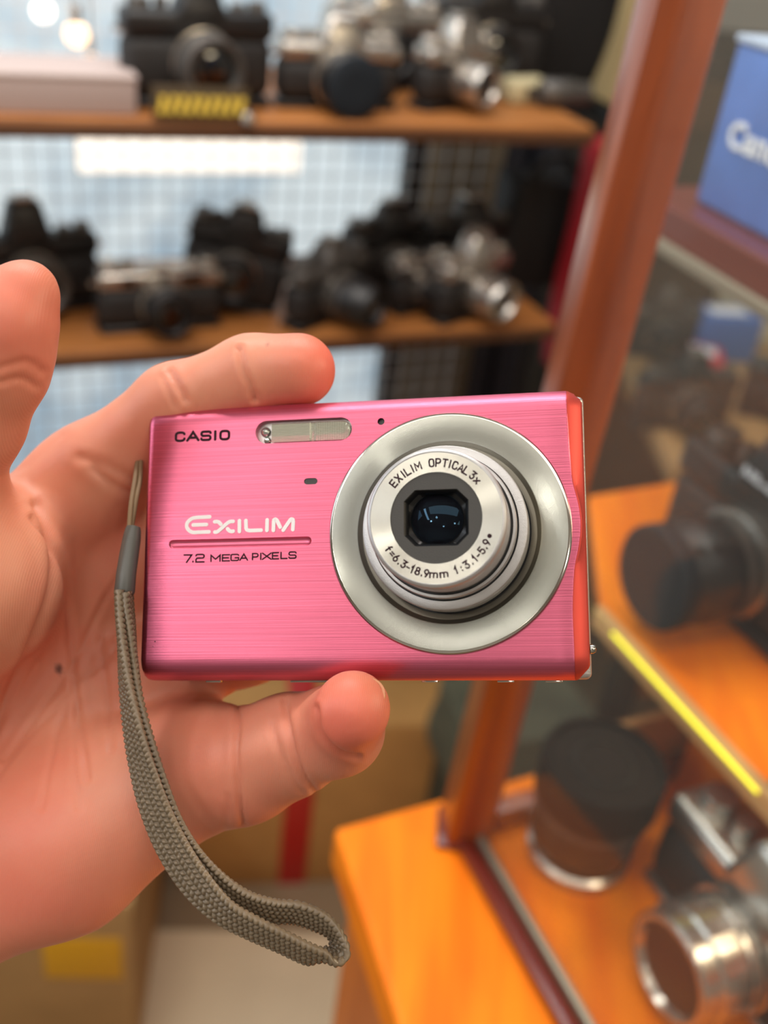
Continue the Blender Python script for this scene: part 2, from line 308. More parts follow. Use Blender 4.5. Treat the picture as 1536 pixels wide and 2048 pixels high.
# ------------------------------------------------------------------ cameras
def slr(label, loc, yaw, top=None, body=None, lens=None, w=.140, h=.088, d=.032, prism=True, lr=.027, ll=.045, glass=True, cap=False, grip=False, group=None, hood=False, tilt=0, name='film_camera', cat='camera', off=.0, ph=.024, lens2=None):
    top = top or M_sblack; body = body or M_leath; lens = lens or M_sblack; lens2 = lens2 or lens
    t = thing(name, label, cat, tuple(loc), yaw, group)
    if tilt: t.rotation_euler = (0, tilt, yaw)
    MB().box((0, 0, h*.40), (w, d, h*.60), min(d*.42, .012)).build('body', body, t)
    MB().box((0, 0, h*.055), (w*.985, d*.96, h*.11), .004).build('base_plate', M_sblack if lr < .03 else top, t)
    tpl = MB().box((0, 0, h*.80), (w*.99, d*.98, h*.26), .006).build('top_plate', top, t)
    if prism:
        o = MB().box((off, -.002, h*.93+ph/2), (.050, d*1.15, ph+.012), .006, taper=.62).build('prism_housing', top, t)
        MB().box((off, 0, h*.93+ph+.008), (.02, .018, .004), .001).build('hot_shoe', M_schrome, o)
    else:
        for x, s in ((-.035, .014), (.0, .010), (.03, .022)): MB().box((x, -d/2-.0006, h*.82), (s, .002, .010), .0008).build('viewfinder_window', M_sglass, tpl)
        MB().box((off, 0, h*.93+.002), (.02, .018, .004), .001).build('hot_shoe', M_schrome, tpl)
    for x, r_, hh in ((-w*.38, .0105, .009), (w*.40, .009, .008), (w*.27, .0075, .006), (-w*.24, .006, .010)):
        MB().lathe([(r_, 0), (r_, hh*.8), (r_*.9, hh), (0, hh)], 24, (x, 0, h*.93)).build('dial', M_schrome if top is M_schrome else M_sgrey, t)
    if grip: MB().box((-w*.40, -d*.62, h*.40), (.026, .026, h*.66), .009).build('grip', M_grip, t)
    for sx in (-1, 1): MB().tube([(sx*w*.5, 0, h*.72), (sx*(w*.5+.005), 0, h*.74)], .0025, 8).build('strap_lug', M_schrome, t)
    R_ = Matrix.Translation((off, -d/2, h*.45))@Matrix.Rotation(math.pi/2, 4, 'X')
    MB().lathe([(lr*1.05, 0), (lr*1.05, ll*.14), (lr*.93, ll*.16)], 48, M=R_).build('lens_mount', M_schrome, t)
    ln = MB().lathe([(lr*.93, ll*.1), (lr*.93, ll*.35), (lr, ll*.38), (lr, ll*.72), (lr*.95, ll*.75), (lr*.95, ll*.96), (lr*.90, ll), (lr*.80, ll), (lr*.72, ll*.88), (lr*.70, ll*.86)], 48, M=R_, rad=lambda t_, z: 1+(.018*math.cos(t_*30) if ll*.37 < z < ll*.73 else 0)).build('lens', lens, t)
    MB().lathe([(lr*1.01, ll*.25), (lr*1.02, ll*.27), (lr*1.02, ll*.34), (lr*1.01, ll*.36)], 48, M=R_).build('aperture_ring', M_schrome if top is M_schrome else M_sgrey, ln)
    if cap:
        MB().lathe([(lr*.97, ll*.92), (lr*.99, ll*.94), (lr*.99, ll*1.06), (lr*.93, ll*1.09), (lr*.5, ll*1.085), (0, ll*1.085)], 48, M=R_).build('lens_cap', mat('cap_black', (30, 36, 42), .7, **{'Specular IOR Level': .25}), ln)
    elif glass:
        MB().lathe([(lr*.71, ll*.86), (lr*.5, ll*.92), (lr*.25, ll*.95), (0, ll*.96)], 40, M=R_).build('front_glass', M_sglass, ln)
        MB().lathe([(lr*.96, ll*.985), (lr*.93, ll*1.015), (lr*.84, ll*1.01)], 48, M=R_).build('filter_ring', lens2, ln)
    if hood: MB().lathe([(lr*.98, ll*.95), (lr*1.2, ll*1.5), (lr*1.16, ll*1.5), (lr*.94, ll*.97)], 48, M=R_).build('lens_hood', M_sblack, ln)
    return t
GT, GL = 'old cameras on the upper shelf', 'old cameras on the lower shelf'
def onshelf(px, py, zt): p = onz(px, py, zt); return (p[0], p[1], zt+.0002)
A = SYAW
# upper shelf, left to right
slr('large black film camera, leftmost on the upper shelf behind the yellow price card', onshelf(392, 210, ZT), A+.10, w=.144, h=.090, lr=.029, ll=.036, top=M_sblack, group=GT, ph=.016, lens=M_sgrey)
slr('silver-topped camera with a wide capped black lens on the upper shelf', onshelf(668, 212, ZT), A+.0, w=.128, h=.066, lr=.029, ll=.040, top=M_schrome, body=M_leath, group=GT, ph=.020, glass=False, cap=True)
slr('silver camera in the back row of the upper shelf', onshelf(755, 172, ZT), A+.02, w=.136, h=.086, lr=.024, ll=.026, top=M_schrome, group=GT, ph=.022)
slr('small silver and black camera turned slightly right, on the upper shelf', onshelf(898, 212, ZT), A+.38, w=.104, h=.066, lr=.021, ll=.034, top=M_schrome, lens=M_schrome, group=GT, ph=.020)
slr('black camera in the back row of the upper shelf, just behind the small silver one', onshelf(960, 176, ZT), A-.1, w=.13, h=.10, lr=.026, ll=.03, group=GT, ph=.022)
bg = soft_bag('camera_bag', 'big black camera bag at the right end of the upper shelf', 'bag', *onshelf(1092, 160, ZT)[:2], ZT+.0003, ZT+.205, .135, .075, A, mat('black_nylon', (14, 14, 16), .7), 8)
t = thing('paper_packet', 'cream paper packet lying on the upper shelf in front of the black bag', 'packet', onshelf(1046, 205, ZT), A+.2); MB().box((0, 0, .013), (.055, .03, .026), .006).build('packet', mat('cream_paper', (190, 178, 140), .7, bump=.6, scale=60), t); MB().box((0, -.0155, .013), (.02, .001, .014), .0003).build('seal', M_sgrey, t)
t = thing('camera_lens', 'small grey lens lying on its side at the right end of the upper shelf', 'lens', tuple(V3(*onshelf(1122, 216, ZT))+V3(0, 0, .0155)), A); R_ = Matrix.Rotation(math.pi/2, 4, 'Y'); MB().lathe([(0, -.03), (.012, -.03), (.015, -.026), (.015, .01), (.0125, .014), (.0125, .03), (.009, .03), (.008, .025)], 32, M=R_).build('barrel', M_sgrey, t); MB().lathe([(.0085, .026), (.004, .028), (0, .0285)], 24, M=R_).build('front_glass', M_sglass, t)
# pinkish carton at far left of the top shelf
p = onshelf(110, 212, ZT); t = thing('carton', 'flat pinkish-grey carton on the left end of the upper shelf', 'box', p, A); MB().box((-.045, 0.01, .015), (.225, .08, .030), .002).build('carton', mat('pinkish_card', (176, 156, 150), .75), t); MB().box((-.045, 0.01, .0315), (.227, .082, .004), .001).build('lid', mat('pinkish_lid', (190, 172, 166), .75), t)
# yellow lettered card
p = onshelf(402, 241, ZT); t = thing('price_card', 'dark card with yellow lettering in front of the large black camera', 'price card', p, A)
MB().box((0, 0, .0145), (.088, .0015, .029), .0004, M=Matrix.Rotation(-.15, 4, 'X')).build('card', mat('card_dark', (70, 54, 30), .5), t)
mb = MB()
M_yel = mat('yellow_ink', (250, 216, 90), .4)
for i in range(9):
    x = -36+i*9
    for q in range(3): mb.box(((x+(q-1)*1.7*(1 if (i+q) % 2 else .6))*.001, -.0032+.0002*q, (13.5+(q-1)*4.6)*.001), ((5.6 if q != 1 else 3.6)*.001, .0008, .0056))
mb.build('yellow_marks', M_yel, t)
MB().lathe([(.0, .010), (.004, .009), (.006, .005), (.0065, 0), (0, 0)], 20, (.043, -.004, .0)).build('stand_foot', M_schrome, t)
# lower shelf
slr('black camera with a tall viewfinder, leftmost on the lower shelf behind the thumb', onshelf(62, 622, ZL), A+.2, w=.145, h=.088, lr=.029, ll=.03, group=GL, ph=.030, lens=M_sgrey)
slr('flat black and silver camera with a centre lens, left of centre on the lower shelf', onshelf(318, 652, ZL), A+.06, w=.130, h=.070, lr=.024, ll=.036, top=M_schrome, body=M_leath, prism=False, group=GL)
slr('black camera tilted on its side behind the flat black and silver camera', onshelf(452, 612, ZL), A-.30, w=.112, h=.100, lr=.024, ll=.028, group=GL, tilt=.18, ph=.016)
slr('black camera turned right with a long lens, middle of the lower shelf', onshelf(648, 634, ZL), A+.55, w=.120, h=.074, lr=.0245, ll=.052, top=M_sgrey, group=GL, ph=.014)
slr('dark camera with a silver lens ring in the back row of the lower shelf', onshelf(765, 578, ZL), A+.25, w=.12, h=.086, lr=.022, ll=.03, group=GL, ph=.020, lens2=M_schrome, lens=M_sgrey)
slr('small dark camera squeezed between the two rows on the lower shelf', onshelf(828, 616, ZL), A+.3, w=.075, h=.066, lr=.019, ll=.028, group=GL, top=M_schrome, prism=False)
slr('silver camera with silver lens angled right, near the lower shelf end', onshelf(928, 628, ZL), A+.42, w=.112, h=.076, lr=.024, ll=.040, top=M_schrome, lens=M_schrome, group=GL, ph=.022)
slr('black camera half hidden in the back row at the right end of the lower shelf', onshelf(915, 572, ZL), A+.1, w=.12, h=.09, lr=.023, ll=.025, group=GL, ph=.02)
bg2 = soft_bag('camera_bag', 'black bag behind the right end of the lower shelf', 'bag', *onshelf(1050, 556, ZL)[:2], ZL+.0003, ZL+.13, .11, .07, A, MATS['black_nylon'], 5)
# things below the lower shelf
def blk(name, label, cat, px, py, v, wd, dp, h, m, lid=None):
    p = hit(px, py, S(0, v, 0), B_); t = thing(name, label, cat, (p[0], p[1], p[2]-h/2), A); MB().box((0, 0, h/2), (wd, dp, h), .006).build('body', m, t)
    if lid: MB().box((0, 0, h-.006), (wd*1.02, dp*1.02, .014), .003).build('lid', lid, t)
    return t
# ------------------------------------------------------------------ wooden display cabinet on the right
Gd = V3(.47, -.883, 0); Md = V3(.883, .47, 0); ZC = 1.0; CYAW = math.atan2(Md[1], Md[0])
def poly_slab(name, pts, z0, z1, m, parent=None, bev=.003):
    mb = MB(); mb.prism([tuple(p[:2]) for p in pts], z0, z1); o = mb.build(name, m, parent)
    if bev: md = o.modifiers.new('bevel', 'BEVEL'); md.width = bev; md.segments = 3; md.limit_method = 'ANGLE'
    return o
A0 = onz(668, 1655, ZC); A1 = onz(795, 2048, ZC); dA = (A1-A0)/np.linalg.norm(A1-A0)
FT = onz(926, 1665, ZC)                                                       # foot of the corner post
cab = thing('display_cabinet', 'orange varnished wooden display cabinet with a glazed side, filling the right of the picture', 'cabinet')
c0 = A0; c1 = A0+dA*.42; c2_ = c1+Md*.62; c3_ = A0+Md*.62
poly_slab('counter_top', [c0, c1, c2_, c3_], ZC-.032, ZC, M_orange, cab, .004)
ins = .012; poly_slab('cabinet_base', [c0+Md*ins+dA*ins, c1+Md*ins-dA*ins, c2_-Md*ins-dA*ins, c3_-Md*ins+dA*ins], 0.0, ZC-.033, wood('base_wood', (188, 92, 26), (214, 116, 42), .45, axis=(8, 8, 1)), cab)
pm = FT+Md*.006+Gd*.004
# corner post, leaning slightly as in a sloping case front
TP = V3(*hit(1338, -40, FT, B_)); top_z = 1.60; vdir = TP-FT; vdir /= vdir[2]; vdir = V3(0, 0, 1.)
pw = .0265
mb = MB(); mb.box((0, 0, (top_z-ZC)/2), (pw, .024, top_z-ZC), .0025)
po = mb.build('corner_post', M_post, cab); po.location = FT; po.rotation_euler = (0, .024, A*.4)
MB().box((0, 0, .016), (pw+.006, .03, .004), .001).build('post_foot', M_channel, cab).location = FT+V3(0, 0, -.014)
Gp = FT+Md*.015+Gd*.012                                                        # the glass line
glen = .42
def along(o, a, n): pass
def bar(name, p0, direc, L, wd, z0, z1, m, parent=cab, bev=.001):
    yaw = math.atan2(direc[1], direc[0]); c = p0+direc*L/2
    o = MB().box((0, 0, 0), (L, wd, z1-z0), bev).build(name, m, parent); o.location = (c[0], c[1], (z0+z1)/2); o.rotation_euler = (0, 0, yaw); return o
ch0 = onz(893, 1660, ZC); ch1 = onz(1110, 2048, ZC); dC = (ch1-ch0)/np.linalg.norm(ch1-ch0)
bar('glass_channel', ch0+Md*.004, dC, glen, .009, ZC+.0002, ZC+.008, M_channel)
bar('channel_edge', ch0+Md*.0125, dC, glen, .004, ZC+.0002, ZC+.011, M_alu)
gp = bar('glass_pane', ch0+Md*.0125+dC*.012, dC, glen-.02, .003, ZC+.011, top_z, M_glass, bev=0); lab(gp, 'clear slightly dusty glass side pane')
bar('glass_trim', ch0+Md*.0125+dC*.010, V3(0, 1, 0)*0+dC, .004, .006, ZC+.011, top_z, M_alu)
bk = bar('back_pane', FT+Md*.02, Md, .50, .003, ZC+.01, top_z, M_glass, bev=0); lab(bk, 'clear glass back pane')
bar('back_rail', FT+Md*.018, Md, .50, .012, ZC, ZC+.016, M_post)
# raised glass-fronted inner shelf with its light strip
ZS = 1.115
e0 = onz(1205, 1212, ZS); e1 = onz(1536, 1568, ZS); dE = (e1-e0)/np.linalg.norm(e1-e0); 
sb = onz(1178, 990, ZS)
sh = poly_slab('inner_shelf', [e0, e0+dE*.36, e0+dE*.36+Md*.36, e0+Md*.36+(sb-e0)*1.0, sb], ZS-.010, ZS, M_orange, cab, .002)
bar('shelf_nosing', e0-Md*.003, dE, .36, .006, ZS-.014, ZS+.001, mat('pale_nosing', (206, 160, 104), .4))
led = bar('light_strip', e0+dE*.022-Md*.0075, dE, .13, .0016, ZS-.003, ZS-.0008, emis('led_yellow', (236, 230, 50), 1.9)); lab(led, 'thin glowing yellow-green light strip')
sup = MB().box((0, 0, (ZS-.010-ZC)/2), (.012, .02, ZS-.010-ZC-.001), .001).build('shelf_support', M_orange, cab); sup.location = e0+Md*.03+dE*.05+V3(0, 0, ZC); sup.rotation_euler = (0, 0, CYAW)
bar('shelf_support', e0+Md*.055+dE*.055, dE, .28, .010, ZC+.0003, ZS-.0103, M_orange)
# pale rear board seen under the shelf
bar('rear_board', FT+Md*.05-Gd*.004, Md, .30, .006, ZC+.017, ZC+.055, mat('tan_board', (196, 146, 92), .5))
# black camera with a capped lens on the raised shelf
p = onz(1482, 1225, ZS)
nk = slr('black camera with a capped lens pointing left, on the raised cabinet shelf', (p[0], p[1], ZS+.0005), math.atan2(-.93, .36)+.12, w=.150, h=.096, d=.036, lr=.0315, ll=.060, cap=True, glass=False, ph=.026, lens=M_sblack, off=-.0, lens2=M_sgrey)
# large lens standing on the cabinet floor
def stand_lens(name, label, loc, r, h, m, group=None):
    t = thing(name, label, 'lens', loc, .3, group)
    MB().lathe([(0, 0), (r*.86, 0), (r*.88, .003), (r*.88, .008), (r*.80, .010)], 64).build('mount_ring', M_schrome, t)
    MB().lathe([(r*.78, .010), (r*.80, h*.22), (r*.86, h*.25), (r*.86, h*.50), (r*.92, h*.53), (r*.92, h*.66)], 64, rad=lambda a, z: 1+(.012*math.cos(a*40) if h*.24 < z < h*.51 else 0)).build('barrel', m, t)
    hd = MB().lathe([(r*.93, h*.64), (r, h*.68), (r, h*.97), (r*.97, h), (r*.90, h), (r*.88, h*.965), (0, h*.965)], 64).build('front_cap', mat('cap_brownblack', (26, 20, 16), .65, **{'Specular IOR Level': .2}), t)
    MB().lathe([(r*.5, h*.966), (r*.5, h*.975), (r*.46, h*.975), (r*.46, h*.966)], 48).build('cap_rim', M_sblack, hd)
    MB().lathe([(r*.865, h*.55), (r*.93, h*.56), (r*.93, h*.60), (r*.865, h*.61)], 64).build('scale_ring', M_sgrey, t)
    return t
p = onz(1152, 1705, ZC)
stand_lens('camera_lens', 'wide black lens standing upright on the cabinet floor behind the glass', (p[0], p[1], ZC+.0005), .0355, .078, mat('lens_brown_black', (44, 34, 28), .35))
# silver medium format camera
p = onz(1490, 1950, ZC)
mf = slr('black and silver camera with chrome lens rings, on the cabinet floor', (p[0], p[1], ZC+.0005), math.atan2(-.93, .36)+.10, w=.150, h=.078, d=.040, lr=.031, ll=.044, top=M_schrome, body=M_leath, lens=M_schrome, lens2=M_sblack, ph=.022, glass=False, cap=False)
MB().lathe([(0, .040), (.024, .040), (.027, .043), (.029, .044)], 48, M=Matrix.Translation((0, -.02, .078*.45))@Matrix.Rotation(math.pi/2, 4, 'X')).build('lens_cover', mat('brown_cover', (66, 38, 22), .6), mf)
fr_ = MB()
for a_p, b_p in (((-.03, .0, .108), (.03, .0, .108)), ((-.03, 0, .135), (.03, 0, .135)), ((-.03, 0, .108), (-.03, 0, .135)), ((.03, 0, .108), (.03, 0, .135))): fr_.tube([a_p, b_p], .0035, 12)
fr_.build('frame_finder', M_schrome, mf)
# blue camera carton on a ledge higher in the case
ZR = 1.335; r0 = onz(1305, 392, ZR); r1 = onz(1536, 522, ZR); dR = (r1-r0)/np.linalg.norm(r1-r0); nR = V3(-dR[1], dR[0], 0)
if nR[1] < 0: nR = -nR
lg = poly_slab('upper_ledge', [r0-dR*.02, r0+dR*.32, r0+dR*.32+nR*.20, r0-dR*.02+nR*.20], ZR-.022, ZR, M_channel, cab, .002)
bar('ledge_lip', r0-dR*.02-nR*.003, dR, .34, .004, ZR-.026, ZR-.018, M_alu)
q0 = onz(1372, 402, ZR); cyaw = math.atan2(dR[1], dR[0])
box = thing('camera_carton', 'blue camera carton with white lettering on the ledge behind the glass', 'box', tuple(q0+dR*.06+nR*.03+V3(0, 0, .0003)), cyaw)
M_blue = mat('blue_card', (84, 122, 196), .45, var=.14, scale=22)
MB().box((.01, 0, .044), (.138, .05, .088), .003).build('carton', M_blue, box)
MB().box((.01, 0, .0895), (.14, .052, .004), .001).build('lid', mat('pale_blue_lid', (176, 190, 214), .5), box)
def text_mesh(s, size, m, parent, loc, rot, name='lettering', off=.0, ext=.0004, spacing=1.0, shear=0):
    c = bpy.data.curves.new('t', 'FONT'); c.body = s; c.size = size; c.extrude = ext; c.offset = off; c.space_character = spacing; c.shear = shear; c.align_x = 'LEFT'
    o = bpy.data.objects.new('t', c); COL.objects.link(o); bpy.context.view_layer.update()
    me_ = bpy.data.meshes.new_from_object(o.evaluated_get(bpy.context.evaluated_depsgraph_get())); bpy.data.objects.remove(o, do_unlink=True)
    me_.materials.clear(); me_.materials.append(m); q = bpy.data.objects.new(name, me_); COL.objects.link(q); q.parent = parent; q.location = loc; q.rotation_euler = rot; return q
M_lwhite = mat('white_print', (235, 238, 245), .5)
text_mesh('Canon', .0195, M_lwhite, box, (-.0445, -.0256, .0365), (math.pi/2, 0, 0), off=.0006, spacing=1.06)
text_mesh('Nikon', .011, M_lwhite, nk, (-.018, -.0200, .092), (math.pi/2, 0, 0), off=.0003)
# white and cream cartons behind the blue one
t = thing('carton', 'white carton standing behind the blue camera carton', 'box', tuple(q0+dR*.02+nR*.115+V3(0, 0, .0003)), cyaw); MB().box((0, 0, .09), (.12, .05, .18), .002).build('carton', mat('white_card', (205, 204, 198), .6), t); MB().box((0, 0, .1815), (.122, .052, .004), .001).build('lid', mat('white_card_lid', (214, 212, 206), .6), t)
# ------------------------------------------------------------------ seen through the cabinet: a table of cameras further back
tb = thing('side_table', 'wooden table of cameras and packets seen through the glass case', 'table', (.67, 1.47, 0), .1)
MB().box((0, 0, .86), (.70, .56, .03), .004).build('tabletop', wood('table_wood', (150, 116, 74), (178, 140, 94), .5), tb)
for sx in (-1, 1):
    for sy in (-1, 1): MB().box((sx*.31, sy*.24, .42), (.04, .04, .84), .003).build('leg', M_sblack, tb)
MB().box((0, 0, .45), (.60, .46, .02), .003).build('lower_shelf', M_shelf, tb)
GTB = 'things on the table behind the glass case'
for i, (x, y, yy, m, hh, ww, lb) in enumerate(((.474, 1.53, .2, (74, 110, 176), .07, .10, 'blue packet on the table seen through the glass'), (.436, 1.46, -.1, (196, 50, 64), .03, .06, 'red packet in front of the blue one on the table'), (.545, 1.62, .1, (206, 196, 168), .11, .12, 'cream carton at the back of the table seen through the glass'))):
    t = thing('packet', lb, 'packet', (x, y, .8755), yy, GTB); MB().box((0, 0, hh/2), (ww, .06, hh), .004).build('packet', mat('packet_%d' % i, m, .5), t); MB().box((0, 0, hh+.001), (ww*.6, .03, .002), .0005).build('label_strip', M_lwhite, t)
slr('grey camera at the left end of the table seen through the glass', (.375, 1.50, .8755), .2, w=.12, h=.08, top=M_sgrey, group=GTB)
slr('dark camera nearest the glass on the table behind the case', (.372, 1.27, .8755), .3, w=.14, h=.08, group=GTB)
slr('dark camera beside the red packet, right of the nearest one on the table', (.53, 1.33, .8755), -.1, w=.13, h=.08, group=GTB, prism=False)
# dark display case behind, seen between
dk = thing('shop_cupboard', 'tall brown-black cupboard behind the glass case at the right', 'cupboard', (.78, 2.12, 0), .12)
MB().box((0, 0, .62), (1.0, .35, 1.24), .005).build('carcass', mat('brown_black', (64, 54, 44), .6, var=.3, scale=9), dk)
for i in range(3): MB().box((-.32+.32*i, -.182, .62), (.30, .014, 1.16), .003).build('door', mat('brown_door', (84, 70, 54), .5, var=.2, scale=12), dk)
# ------------------------------------------------------------------ low level, left: cartons, tape and paper on the floor
def carton(label, c, wd, dp, h, yaw, m=None, tape=None):
    t = thing('cardboard_box', label, 'box', c, yaw)
    MB().box((0, 0, h/2), (wd, dp, h), .004).build('carton', m or M_card, t)
    for sy in (-1, 1): MB().box((0, sy*dp/4, h+.002), (wd*.995, dp/2-.003, .004), .0008).build('flap', m or M_card, t)
    return t
M_rtape = mat('red_tape', (196, 24, 12), .4); M_ytape = mat('yellow_label', (226, 168, 24), .5)
bz = .02; 
pf = onz(560, 1765, bz); yw = .20
cb = carton('cardboard box with a vertical red tape strip, below the hand', (pf[0]+.02, pf[1]+.13, 0.0), .42, .22, .36, yw)
ta = MB().box((-.025, -.111, .18), (.045, .002, .362), .0004).build('tape', M_rtape, cb); lab(ta, 'red adhesive tape strip')
MB().box((-.025, 0, .365), (.045, .22, .002), .0004).build('tape', M_rtape, cb)
pl_ = onz(40, 2000, .15)
cb2 = carton('cardboard box with a yellow sticker at the bottom left, under the wrist', (pl_[0]-.075, pl_[1]+.20, 0.0), .40, .40, .34, .12, mat('cardboard_light', (178, 140, 88), .8, var=.08, scale=12))
MB().box((.135, -.201, .235), (.10, .002, .085), .0004).build('sticker', M_ytape, cb2)
pp_ = thing('paper_sheet', 'crumpled beige wrapping paper on the floor below the strap loop', 'paper', (-.02, pf[1]-.45, .002), .1)
mb = MB(); v = []; f = []; n_ = 40
for s_ in (0, 1):
    for i in range(n_+1):
        for j in range(n_+1):
            x, y = -.22+.42*i/n_, -.26+.62*j/n_; v.append((x, y, .012+.008*math.sin(9*x+3*y)+.006*math.sin(17*y-8*x)+s_*.0015))
for i in range(n_):
    for j in range(n_):
        a = i*(n_+1)+j; o_ = (n_+1)**2; f += [(a+o_, a+n_+1+o_, a+n_+2+o_, a+1+o_), (a, a+1, a+n_+2, a+n_+1)]
mb.add(v, f).build('sheet', mat('beige_paper', (216, 194, 160), .7, var=.06, scale=8), pp_)
# olive bags stacked right of the carton
for i, (px, py, z, lb) in enumerate(((868, 1500, .36, 'dark olive bag lying lowest beside the taped cardboard box'), (880, 1430, .50, 'dark olive bag on top of the other, beside the cabinet post'))):
    p = onz(px, py, z); soft_bag('bag', lb, 'bag', p[0]+.11, p[1]+.05, z-.14 if i else 0.0, z-.002 if not i else z+.0, .21, .18, .2+.2*i, mat('olive_cloth_%d' % i, (84, 84, 66) if i else (62, 62, 48), .8, var=.4, scale=10, stretch=(1, 1, 5)), 20+i, 'olive bags under the shelves', parts=False)
# ================================================================== the pink compact camera
a_, b_, g_ = -.1615, -.182, .030
_Rx = np.array([[1, 0, 0], [0, math.cos(a_), -math.sin(a_)], [0, math.sin(a_), math.cos(a_)]])
_Ry = np.array([[math.cos(b_), 0, math.sin(b_)], [0, 1, 0], [-math.sin(b_), 0, math.cos(b_)]])
_Rz = np.array([[math.cos(g_), -math.sin(g_), 0], [math.sin(g_), math.cos(g_), 0], [0, 0, 1]])
DR = np.diag([1, 1, -1])@_Rz@_Ry@_Rx; DT = V3(-.0529, -.0361, .2248)          # camera coords: x right, y up, z forward
_W = np.stack([RT, UP, FW], 1); DWR = _W@DR; DWT = CAM+_W@DT
DM = Matrix([[*DWR[0], DWT[0]], [*DWR[1], DWT[1]], [*DWR[2], DWT[2]], [0, 0, 0, 1]])
def TL(px, py, z=0.):                                                         # pixel -> mm on the front face
    n = DWR[:, 2]; p = hit(px, py, DWT+n*z/1000, n); q = (p-DWT)@DWR; return q[0]*1000, q[1]*1000
MMS = Matrix.Scale(.001, 4)
dev = thing('compact_camera', 'pink brushed-metal compact digital camera held up in the hand, lens extended', 'camera', M=DM)
M_pink = brushed('pink_anodised', (208, 106, 132), .36, .7, streak=(5, 700, 700), var=.15, bump=.9)
M_bevel = mat('coral_bevel', (194, 72, 64), .5, .7)
M_silver = mat('silver_plastic', (196, 194, 190), .34, .75, bump=.15, scale=4000)
M_ring = brushed('turned_steel', (164, 165, 156), .27, .97, streak=(1, 1500, 1), axis='Z', var=.05, bump=.12)
M_lip = mat('polished_rim', (200, 196, 186), .12, 1.)
M_barrel = mat('satin_aluminium', (190, 189, 188), .36, .8, bump=.12, scale=5000)
M_blk = mat('black_plastic', (14, 14, 15), .35)
M_dark = mat('dark_grey_plastic', (58, 57, 55), .5)
M_ink = mat('dark_ink', (52, 34, 40), .9, **{'Specular IOR Level': .1})
M_white = mat('silver_white_ink', (246, 244, 242), .6)
mm = lambda p: tuple(k*.001 for k in p)
W_, H_ = 95.4, 60.6
# wavy edge where the brushed face meets the side bevel
wav = [TL(x, y) for x, y in ((1132, 769), (1134, 845), (1137, 902), (1145, 966), (1156, 1004), (1161, 1036), (1161, 1067), (1156, 1102), (1149, 1131), (1146, 1179), (1145, 1226), (1148, 1290), (1150, 1347))]
wy = np.array([p[1] for p in wav][::-1]); wx = np.array([p[0] for p in wav][::-1])
def xb(y):
    ys = np.linspace(y-1.2, y+1.2, 5); return float(np.mean(np.interp(ys, wy, wx)))
def prof():                                                                   # y,z of the rolled front skin from bottom to top
    pts = []
    for i in range(11):
        t = math.pi/2*i/10; pts.append((4.6-4.6*math.cos(t)**1.0*1.0, -6.2+6.2*math.sin(t)))
    for y in np.linspace(4.6, 56, 46)[1:-1]: pts.append((float(y), 0.))
    for i in range(11):
        t = math.pi/2*(10-i)/10; pts.append((H_-4.6+4.6*math.cos(t), -6.2+6.2*math.sin(t)))
    return pts
PR = prof()
def skin(name, xs, drops, m, zback=-8.5):
    mb = MB(); v = []; n = len(PR)
    for k, xf in enumerate(xs):
        for (y, z) in PR:
            x = xf(y) if callable(xf) else xf
            d = drops[k](y) if callable(drops[k]) else drops[k]
            yy = 30.3+(y-30.3)*(1-abs(d)*.0045)
            v.append((x, yy, z-d))
        v.append((v[-1][0], v[-1][1], zback)); v.insert(len(v)-n-1, (v[-n-1][0], v[-n-1][1], zback))
    n2 = n+2; f = []
    for k in range(len(xs)-1):
        for j in range(n2-1): f.append((k*n2+j, (k+1)*n2+j, (k+1)*n2+j+1, k*n2+j+1))
        f.append((k*n2+n2-1, (k+1)*n2+n2-1, (k+1)*n2, k*n2))
    f.append(tuple(range(n2))); f.append(tuple(range((len(xs)-1)*n2, len(xs)*n2))[::-1])
    mb.add([mm(p) for p in v], f)
    return mb.build(name, m, dev, sharp=35)
XS = [0., .12, .5, 1.1, 2.0]+[float(x) for x in np.linspace(8, 88, 12)]+[lambda y: xb(y)-.25, lambda y: xb(y)]
DZ = [2.6, 1.5, .75, .28, 0.]+[0.]*12+[0., .10]
face = skin('front_shell', XS, DZ, M_pink)
bev = skin('side_bevel', [lambda y: xb(y)+.02, lambda y: xb(y)+.35, lambda y: .4*xb(y)+.6*94.9, 95.0, 95.4],
           [lambda y: .14, lambda y: .28, lambda y: 1.5, 2.6, 3.6], M_bevel)
# chamfer the outer corners of the bevel
for v_ in bev.data.vertices:
    x, y, z = [k*1000 for k in v_.co]
    lim = 95.4-max(0, abs(y-30.3)-27.6)*.95
    if x > lim: v_.co.x = max(lim, xb(y)+.02)*.001
lab(bev, 'smooth coral side bevel with a wavy edge')
back = MB().box(mm((47.9, 30.3, -14.1)), mm((95.6, 60.2, 11.4)), .0012).build('rear_body', M_silver, dev); lab(back, 'silver rear half of the body')
for (x, wdt) in ((10, 5), (24, 9), (52, 14), (70, 6), (84, 3)):
    pass
tp = MB()
tp.box(mm((14.2, 61.0, -11.0)), mm((12.4, .9, 6.5)), .0003); p_btn = tp.build('mode_bar', M_lip, dev)
MB().lathe([(0, 1.5), (3.2, 1.5), (3.6, 1.2), (3.6, 0)], 32, mm((33, 60.5, -12)), Matrix.Rotation(-math.pi/2, 3, 'X')@Matrix.Scale(.001, 3) if 0 else (Matrix.Rotation(-math.pi/2, 4, 'X')@MMS)).build('shutter_button', M_lip, dev)
MB().add(*(lambda m: (m.v, m.f))(MB().lathe([(0, .9), (.5, .8), (.8, .3), (.8, -.3), (0, -.6)], 16, mm((7.8, 61.0, -8)), MMS))).build('hinge_pin', M_lip, dev)
